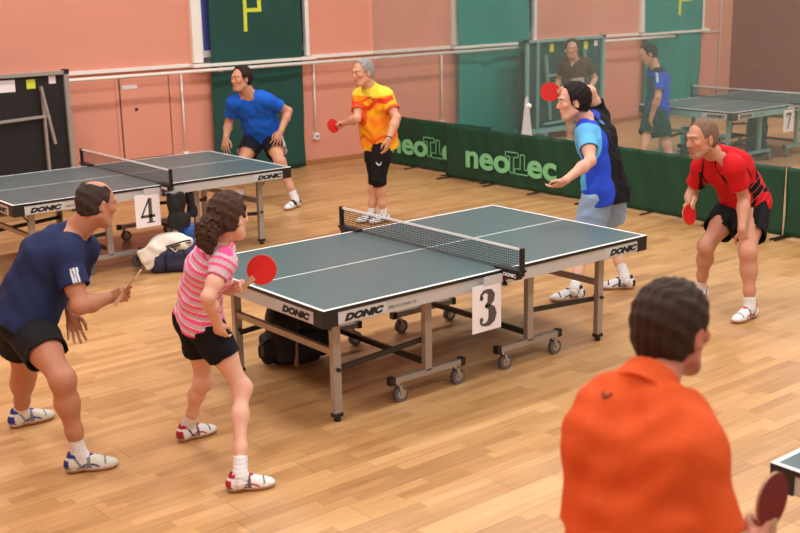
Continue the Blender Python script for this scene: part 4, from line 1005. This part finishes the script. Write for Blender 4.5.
# ---- man in red
def f_red(V, l):
    x, y, z = l['x'], l['y'], l['z']; c = rgb(V, (206, 28, 36))
    b = np.abs(np.abs(x)-.135-.05*np.sin(z*9)) < .010; c[b & (z < .44) & (z > .02)] = LN(24, 18, 22)
    b = (np.abs(np.abs(x)-.09-.25*(.42-z)) < .007) & (y > 0) & (z > .25); c[b] = LN(30, 18, 22)
    b = (z < .10) & (np.abs(np.abs(x)-.12) < .05) & (np.sin(z*120+x*60) > .1); c[b] = LN(24, 18, 22)
    b = (z < .26) & (z > .02) & (np.abs(np.sin(z*60+x*25)) < .10) & (np.abs(x) > .06); c[b] = LN(250, 110, 110)
    for i, (t, m) in enumerate(l['sl']): c[m & (np.abs(t-.5+.0*x) < .5) & (np.abs(y+.02) < .006)] = LN(26, 18, 22)
    return c
red = dict(head=(2.213,-0.563,1.320), neck=(2.393,-0.574,1.176), shL=(2.334,-0.760,1.124), shR=(2.443,-0.412,1.068), elL=(2.499,-0.755,0.868), elR=(2.500,-0.282,0.838), wrL=(2.360,-0.847,0.658), wrR=(2.330,-0.390,0.788), pel=(2.741,-0.609,0.778), hipL=(2.696,-0.698,0.755), hipR=(2.754,-0.516,0.739), knL=(2.367,-0.904,0.491), knR=(2.370,-0.529,0.478), anL=(2.36,-0.95,0.096), anR=(2.531,-0.386,0.103), hnL=(2.390,-0.858,0.558), hnR=(2.240,-0.430,0.770), toL=(-1,0,0), toR=(-.99,-.13,0))
pr_ = person('close-cropped man in a red and black shirt leaning on his knee', red, 1.05, (-.96, .30, -.16), dict(col=(122, 96, 80), t=.0012, rough=.0004), dict(fn=f_red, nk=.055, g=.014, sleeve=.62, hem=-.03, collar=True, flare=.006),
    dict(fn=lambda V, l: rgb(V, (22, 22, 25)), len=.62, g=.022, flare=.004), dict(base=(238, 236, 234), a1=(196, 60, 60), a2=(90, 90, 92), top=.07), bulk=1.02, skin=(200, 144, 116), h=.0055, hands={'L': ((-.6, .6, .1), (.25, .3, .2), .1, .22), 'R': ((-.6, -.2, .0), GRIP, .6, 0.)}, headscale=1.14, stubble=(.78, .74, .74))
paddle(A(2.235, -.50, .845), (2.150, -.525, .755), (-.15, -.98, .1), 'red paddle held low by the man in the red shirt', M_rubred, M_rubblk)
# ---- boy behind the net
def f_boy(V, l):
    x, y, z = l['x'], l['y'], l['z']; c = rgb(V, (84, 58, 52)); c[(y > .03) & (np.abs(x+.0) < .10) & (z > .10) & (z < .26)] = LN(182, 172, 164); return c
boy = dict(head=(7.586,5.630,1.473), neck=(7.713,5.687,1.311), shL=(7.864,5.607,1.255), shR=(7.549,5.745,1.259), elL=(8.024,5.570,1.029), elR=(7.606,5.891,1.027), wrL=(7.831,5.513,0.884), wrR=(7.450,5.781,0.869), pel=(7.751,5.668,0.810), hipL=(7.795,5.589,0.788), hipR=(7.689,5.733,0.787), knL=(7.870,5.600,0.394), knR=(7.76,5.80,0.408), anL=(7.85,5.56,0.090), anR=(7.73,5.78,0.092), hnL=(7.749,5.548,0.845), hnR=(7.544,5.766,0.860), toL=(-.7,-.7,0), toR=(-.8,-.6,0))
person('boy in a brown t-shirt standing behind the netting', boy, .97, (-.75, -.65, -.05), dict(col=(70, 58, 44), t=.018), dict(fn=f_boy, g=.016, sleeve=.62, hem=-.10, flare=.012),
    dict(fn=lambda V, l: rgb(V, (34, 60, 60)), len=.80, g=.014, flare=.012), dict(base=(220, 220, 220), a1=(60, 60, 70), a2=(60, 60, 70), laces=False), bulk=.92, skin=(214, 164, 134), h=.0075, headscale=1.12)
def f_fb(V, l):
    x, y, z = l['x'], l['y'], l['z']; c = rgb(V, (34, 86, 206)); c[(y > .06) & (z < .42)] = LN(18, 84, 120)
    for t, m in l['sl']: c[m & (np.abs(y-.045) < .014) & (t < .6)] = LN(206, 220, 232)
    c[z > l['L']-.03] = LN(30, 40, 60); return c
farb = dict(head=(7.272,4.021,1.480), neck=(7.376,3.966,1.289), shL=(7.261,3.824,1.227), shR=(7.489,4.103,1.212), elL=(7.181,3.764,0.949), elR=(7.500,4.098,0.917), wrL=(7.198,3.864,0.710), wrR=(7.374,4.070,0.691), pel=(7.386,3.950,0.786), hipL=(7.330,3.875,0.756), hipR=(7.443,4.024,0.752), knL=(7.440,3.843,0.378), knR=(7.213,3.962,0.396), anL=(7.40,3.66,0.095), anR=(7.05,3.90,0.101), hnL=(7.205,3.897,0.614), hnR=(7.409,4.112,0.605), toL=(-.8,.6,0), toR=(-.8,.6,0))
person('man in a blue shirt and dark green shorts walking behind the netting', farb, 1.02, (-.8, .5, -.42), dict(col=(30, 34, 32), t=.016), dict(fn=f_fb, g=.018, sleeve=.70, hem=-.10, flare=.014),
    dict(fn=lambda V, l: rgb(V, (14, 70, 66)), len=.86, g=.018, flare=.02), dict(base=(220, 220, 220), a1=(60, 60, 70), a2=(60, 60, 70), laces=False), bulk=.98, skin=(214, 164, 134), h=.0075, headscale=1.08)
# ---- man in orange, nearest
def f_or(V, l):
    c = rgb(V, (212, 84, 34)); return c
orange = dict(head=(-2.343, -3.815, 1.560), neck=(-2.486, -3.837, 1.417), shL=(-2.599, -3.777, 1.317), shR=(-2.505, -4.015, 1.314), elL=(-2.680, -3.807, 1.022), elR=(-2.503, -4.127, 1.055), wrL=(-2.620, -3.700, 0.822), wrR=(-2.379, -4.128, 1.035), pel=(-2.600, -3.945, 0.930), hipL=(-2.675, -3.890, 0.900), hipR=(-2.530, -4.000, 0.900), knL=(-2.680, -3.780, 0.490), knR=(-2.480, -3.950, 0.490), anL=(-2.720, -3.840, 0.100), anR=(-2.500, -4.020, 0.100), hnL=(-2.570, -3.630, 0.750), hnR=(-2.269, -4.110, 1.037), toL=(0.500, 0.850, 0.000), toR=(0.800, 0.600, 0.000))
po = person('broad man in an orange polo shirt seen from behind, nearest at lower right', orange, 1.04, (1, .05, -.10), dict(col=(56, 40, 30), t=.009, nape=-.07), dict(fn=f_or, nk=.02, g=.014, wr=.0042, sleeve=.80, hem=-.14, collar=True, flare=.006),
    dict(fn=lambda V, l: rgb(V, (26, 26, 32)), len=.9, g=.016), dict(base=(230, 230, 230), a1=(60, 60, 70), a2=(60, 60, 70), laces=False), bulk=1.02, skin=(190, 122, 98), h=.0055, hands={'R': ((-.3, 0, 1), GRIP, .6, 0.), 'L': ((.3, .3, .2), (.35, .4, .3), .2, .1)}, headscale=1.13)
paddle(A(-2.269,-4.110,1.037), (-2.267, -4.108, 1.130), (.05, -.95, .1), 'dark red paddle at the lower right in the hand of the man in orange', M_rubdk, M_rubblk)

# small butterfly marks on the shirts
from mathutils.bvhtree import BVHTree
def shirt_mark(P_, o_, d_, size, rgb_, shorts=False):
    ob = P_['shorts'] if shorts else P_['shirt']; o3 = Vector(P_['o3']); me = ob.data
    t = BVHTree.FromPolygons([v.co for v in me.vertices], [p.vertices[:] for p in me.polygons]); h_, n_, _, _ = t.ray_cast(Vector(o_)-o3, Vector(d_))
    if h_ is None: return
    u = Vector((0, 0, 1)).cross(n_).normalized(); v = n_.cross(u); b = MB(); m = mat('mark_%d_%d' % rgb_[:2], rgb_, .6); k = size
    for e in (1, -1):
        W1 = [(0, -.15*k), (e*.12*k, -.05*k), (e*.5*k, .45*k), (e*.42*k, .05*k), (e*.15*k, -.25*k)]
        if e < 0: W1 = W1[::-1]
        b.prism(W1, m, tuple(h_+n_*.001), tuple(u), tuple(v), .005)
    b.prism([(-.06*k, -.3*k), (.06*k, -.3*k), (.04*k, .1*k), (-.04*k, .1*k)], m, tuple(h_+n_*.001), tuple(u), tuple(v), .005)
    b.build('mark', ob)
shirt_mark(ps, (-2.594, -3.76, 2.15), (0.7506, 0.649, -0.1238), 0.075, (120, 190, 235))
shirt_mark(pr_, (-2.424, -3.992, 2.079), (0.8072, 0.5716, -0.1474), 0.05, (240, 225, 225))
shirt_mark(py_, (-3.012, -3.353, 2.216), (0.6114, 0.7847, -0.1018), 0.05, (40, 34, 34))
shirt_mark(po, (-4.846, -5.707, 2.521), (0.7149, 0.6064, -0.3481), 0.03, (110, 52, 34))
shirt_mark(py_, (-3.016, -3.377, 2.05), (0.61, 0.7767, -0.1569), .06, (232, 232, 232), True)
w_ = yellow['wrL']; e_ = yellow['elL']; dd_ = nrm(np.array(w_, float)-np.array(e_, float)); F_ = Field(np.array(w_)-.08, np.array(w_)+.08, .004)
F_.flat(np.array(w_)-dd_*.022, np.array(w_)-dd_*.006, .037, .036); V_, Q_ = F_.mesh(1); obj_from('wristband', V_, Q_, M_blkc, py_['o'], py_['o3'])

# ------------------------------------------------------------------ bags, clothes and small things
def sdf_obj(name, lo, hi, h, build, m, parent=None, origin=(0, 0, 0), sm=1, warp=None):
    F = Field(lo, hi, h); build(F)
    if warp: F.warp(warp)
    V, Q = F.mesh(sm); return obj_from(name, V, Q, m, parent, origin)
def rbox(F, c, M, r, rad, k=.02, op='u'):
    c = np.asarray(c, float)
    def fn(X, Y, Z):
        px, py, pz = X-c[0], Y-c[1], Z-c[2]; q = [np.abs(px*M[i][0]+py*M[i][1]+pz*M[i][2])-(r[i]-rad) for i in range(3)]
        return np.sqrt(sum(np.maximum(v, 0)**2 for v in q))+np.minimum(np.maximum(np.maximum(q[0], q[1]), q[2]), 0)-rad
    R_ = float(np.linalg.norm(r)); F.put(fn, c-R_, c+R_, k, op)
wr = lambda a: (lambda x, y, z: a*(np.sin(x*37+2*np.sin(z*29))*.5+np.sin(z*53-y*31+1.3)*.4+np.sin(y*44+x*21+z*17)*.4))
AX = [A(.88, -.47, 0), A(.47, .88, 0), A(0, 0, 1)]
# sports bag under the left table, with a towel and a plastic bag stuffed on top
c0 = A(-.06, 3.36, .0)
bag = sdf_obj('sports_bag', c0-.4, c0+A(.4, .4, .4), .008, lambda F: (rbox(F, c0+A(0, 0, .115), AX, (.235, .13, .112), .07), F.half(c0+A(0, 0, .004), (0, 0, -1))), M_navyc, None, c0, warp=wr(.006))
bag.location = tuple(c0); tag(bag, 'dark blue sports bag on the floor under the left table', 'bag')
b = MB()
for e in (-.09, .09):
    b.tube([tuple(AX[0]*e+AX[1]*(-.137)+A(0, 0, z_)) for z_ in (.03, .10, .16)]+[tuple(AX[0]*e*.6+AX[1]*(-.10)+A(0, 0, .235))], .010, M_blkc, 6)
b.tube([tuple(AX[0]*(-.09*.6)+AX[1]*(-.10)+A(0, 0, .235)), tuple(AX[1]*(-.15)+A(0, 0, .20)), tuple(AX[0]*(.09*.6)+AX[1]*(-.10)+A(0, 0, .235))], .011, M_alu, 6)
b.build('handle', bag)
def tw(F):
    F.ell(c0+A(-.03, .02, .265), AX, (.15, .11, .085), .03); F.ell(c0-AX[0]*.15+A(0, -.02, .20), AX, (.10, .10, .10), .05)
    rbox(F, c0-AX[0]*.225-AX[1]*.10+A(0, 0, .16), [nrm(AX[0]+A(0, 0, .5)), AX[1], nrm(A(0, 0, 1)-AX[0]*.5)], (.085, .025, .10), .02, .05)
    F.ell(c0+AX[0]*.06-AX[1]*.04+A(0, 0, .25), AX, (.10, .09, .07), .03)
towel = sdf_obj('white_towel', c0-.45, c0+A(.45, .45, .5), .008, tw, M_cream, None, c0, warp=wr(.009)); towel.location = tuple(c0); tag(towel, 'crumpled cream towel with black stripes lying on the dark blue sports bag', 'towel')
b = MB()
for k_ in range(2):
    P_ = []
    for i in range(9):
        t_ = -.15+.30*i/8; P_.append(tuple(AX[0]*(t_*.75+.03)-AX[1]*(.135-abs(t_)*.25-.0)+A(0, 0, .215+.022*k_+.05*math.sin((t_+.15)*6))))
    b.tube(P_, .0065, M_ink, 6)
b.build('stripe', towel)
c1 = A(.15, 3.50, .0)
pb = sdf_obj('plastic_bag', c1-.2, c1+A(.2, .2, .45), .007, lambda F: (F.ell(c1+A(0, 0, .30), AX, (.085, .075, .095), .03), F.ell(c1+A(-.01, 0, .20), AX, (.07, .07, .16), .03), F.ell(c1+A(.03, .0, .09), AX, (.075, .07, .088), .03)), M_bluep, None, c1, warp=wr(.009)); pb.location = tuple(c1); tag(pb, 'bright blue plastic bag beside the sports bag, behind the girl', 'bag')
# dark clothes hanging from the rim of the left table
def hang(name, x0, y0, w_, z0, z1, label, th=.035):
    c = A(x0, y0, (z0+z1)/2); hh = (z1-z0)/2
    def bf(F):
        rbox(F, c, [A(1, 0, 0), A(0, 1, 0), A(0, 0, 1)], (w_*.42, th, hh), .02); rbox(F, c-A(-.02, 0, hh*.55), [nrm(A(1, 0, -.1)), A(0, 1, 0), nrm(A(.1, 0, 1))], (w_*.52, th*1.1, hh*.42), .025, .03)
    o = sdf_obj(name, c-A(w_, .12, hh+.05), c+A(w_, .12, hh+.05), .007, bf, M_blkc, None, (c[0], c[1], z0), warp=lambda x, y, z: .006*np.sin(x*48+2*np.sin(z*11))+.004*np.sin(z*40)); o.location = (c[0], c[1], z0); tag(o, label, 'clothing'); return o
h1 = hang('hanging_jacket', .00, 3.40, .19, .36, .69, 'black jacket hanging beside the number 4 card under the left table')
h2 = hang('hanging_shoe_bag', .22, 3.55, .08, .42, .66, 'small black bag hanging right of the black jacket under the left table', .03)
# backpack under the middle table
c2 = A(-.72, .52, 0)
BX = [nrm(A(.95, -.30, 0)), nrm(A(.30, .95, 0)), A(0, 0, 1)]
def bp_(F):
    rbox(F, c2+A(0, 0, .215), [BX[0], nrm(BX[1]+A(0, 0, .12)), nrm(A(0, 0, 1)-BX[1]*.12)], (.185, .115, .21), .09); rbox(F, c2-BX[1]*.10+A(0, 0, .14), BX, (.145, .065, .115), .05, .015)
    rbox(F, c2+BX[0]*.19+A(0, 0, .12), BX, (.05, .08, .09), .04, .02); rbox(F, c2-BX[0]*.19+A(0, 0, .12), BX, (.04, .08, .09), .035, .02); F.half(c2+A(0, 0, .004), (0, 0, -1))
pk = sdf_obj('backpack', c2-.4, c2+A(.4, .4, .5), .007, bp_, M_blkc, None, c2, warp=wr(.006)); pk.location = tuple(c2); tag(pk, 'black backpack standing on the floor under the middle table', 'bag')
b = MB(); b.tube([tuple(-BX[0]*.20-BX[1]*.08+A(0, 0, .20)), tuple(-BX[0]*.27-BX[1]*.10+A(0, 0, .17)), tuple(-BX[0]*.265-BX[1]*.10+A(0, 0, .10)), tuple(-BX[0]*.20-BX[1]*.08+A(0, 0, .07))], .006, M_blkc, 6).build('side_loop', pk)
b = MB(); b.tube([tuple(BX[0]*t_+A(0, 0, .42+q_)) for t_, q_ in ((-.05, 0), (-.03, .03), (.03, .03), (.05, 0))], .009, M_blkc, 6).build('top_handle', pk)
b = MB()
b.tube([tuple(-BX[1]*(.155+.01*i)+BX[0]*(-.01*i)+A(0, 0, .40-.065*i)) for i in range(4)], .006, M_navyc, 6)
b.tube([tuple(-BX[1]*.178-BX[0]*.03+A(0, 0, .20)), tuple(-BX[1]*.180-BX[0]*.035+A(0, 0, .10)), tuple(-BX[1]*.182-BX[0]*.04+A(0, 0, .035))], [.008, .011, .017], M_tan, 8).build('tassel', pk)
# the ball in flight and odds and ends behind the netting
bo = tag(MB().sph((0, 0, 0), .021, M_ball, 24).build('table_tennis_ball', None, (1.863, .863, 1.487)), 'white table tennis ball in the air left of the raised red paddle', 'ball')
q = MB().prism([(0.05, 0.12), (.28, .0), (.30, .74), (.24, .70)], M_paper, (0, 0, 0), (1, 0, 0), (0, .18, .98), .004).build('paper_sheet', None, (7.55, 6.62, .0)); tag(q, 'white pointed paper sheet propped against the teal folded table', 'paper')
q = MB().box((-.05, -.04, .02), (.05, .04, .36), mat('turquoise_plastic', (60, 196, 180), .5), bev=.01).box((-.08, -.07, 0), (.08, .07, .03), mat('turquoise_plastic', (60, 196, 180), .5), bev=.006).build('floor_stand', None, (8.75, 4.50, 0)); tag(q, 'small turquoise floor stand behind the netting, left of the far table', 'stand')
c3 = A(9.10, 3.55, 0)
q = sdf_obj('tall_bag', c3-.3, c3+A(.3, .3, .75), .012, lambda F: (rbox(F, c3+A(0, 0, .30), AX, (.13, .10, .30), .06), F.half(c3+A(0, 0, .004), (0, 0, -1))), mat('deep_teal_nylon', (10, 66, 74), .7, bump=.4, bscale=40), None, c3, warp=wr(.008)); q.location = tuple(c3); tag(q, 'tall dark teal bag standing under the far table', 'bag')
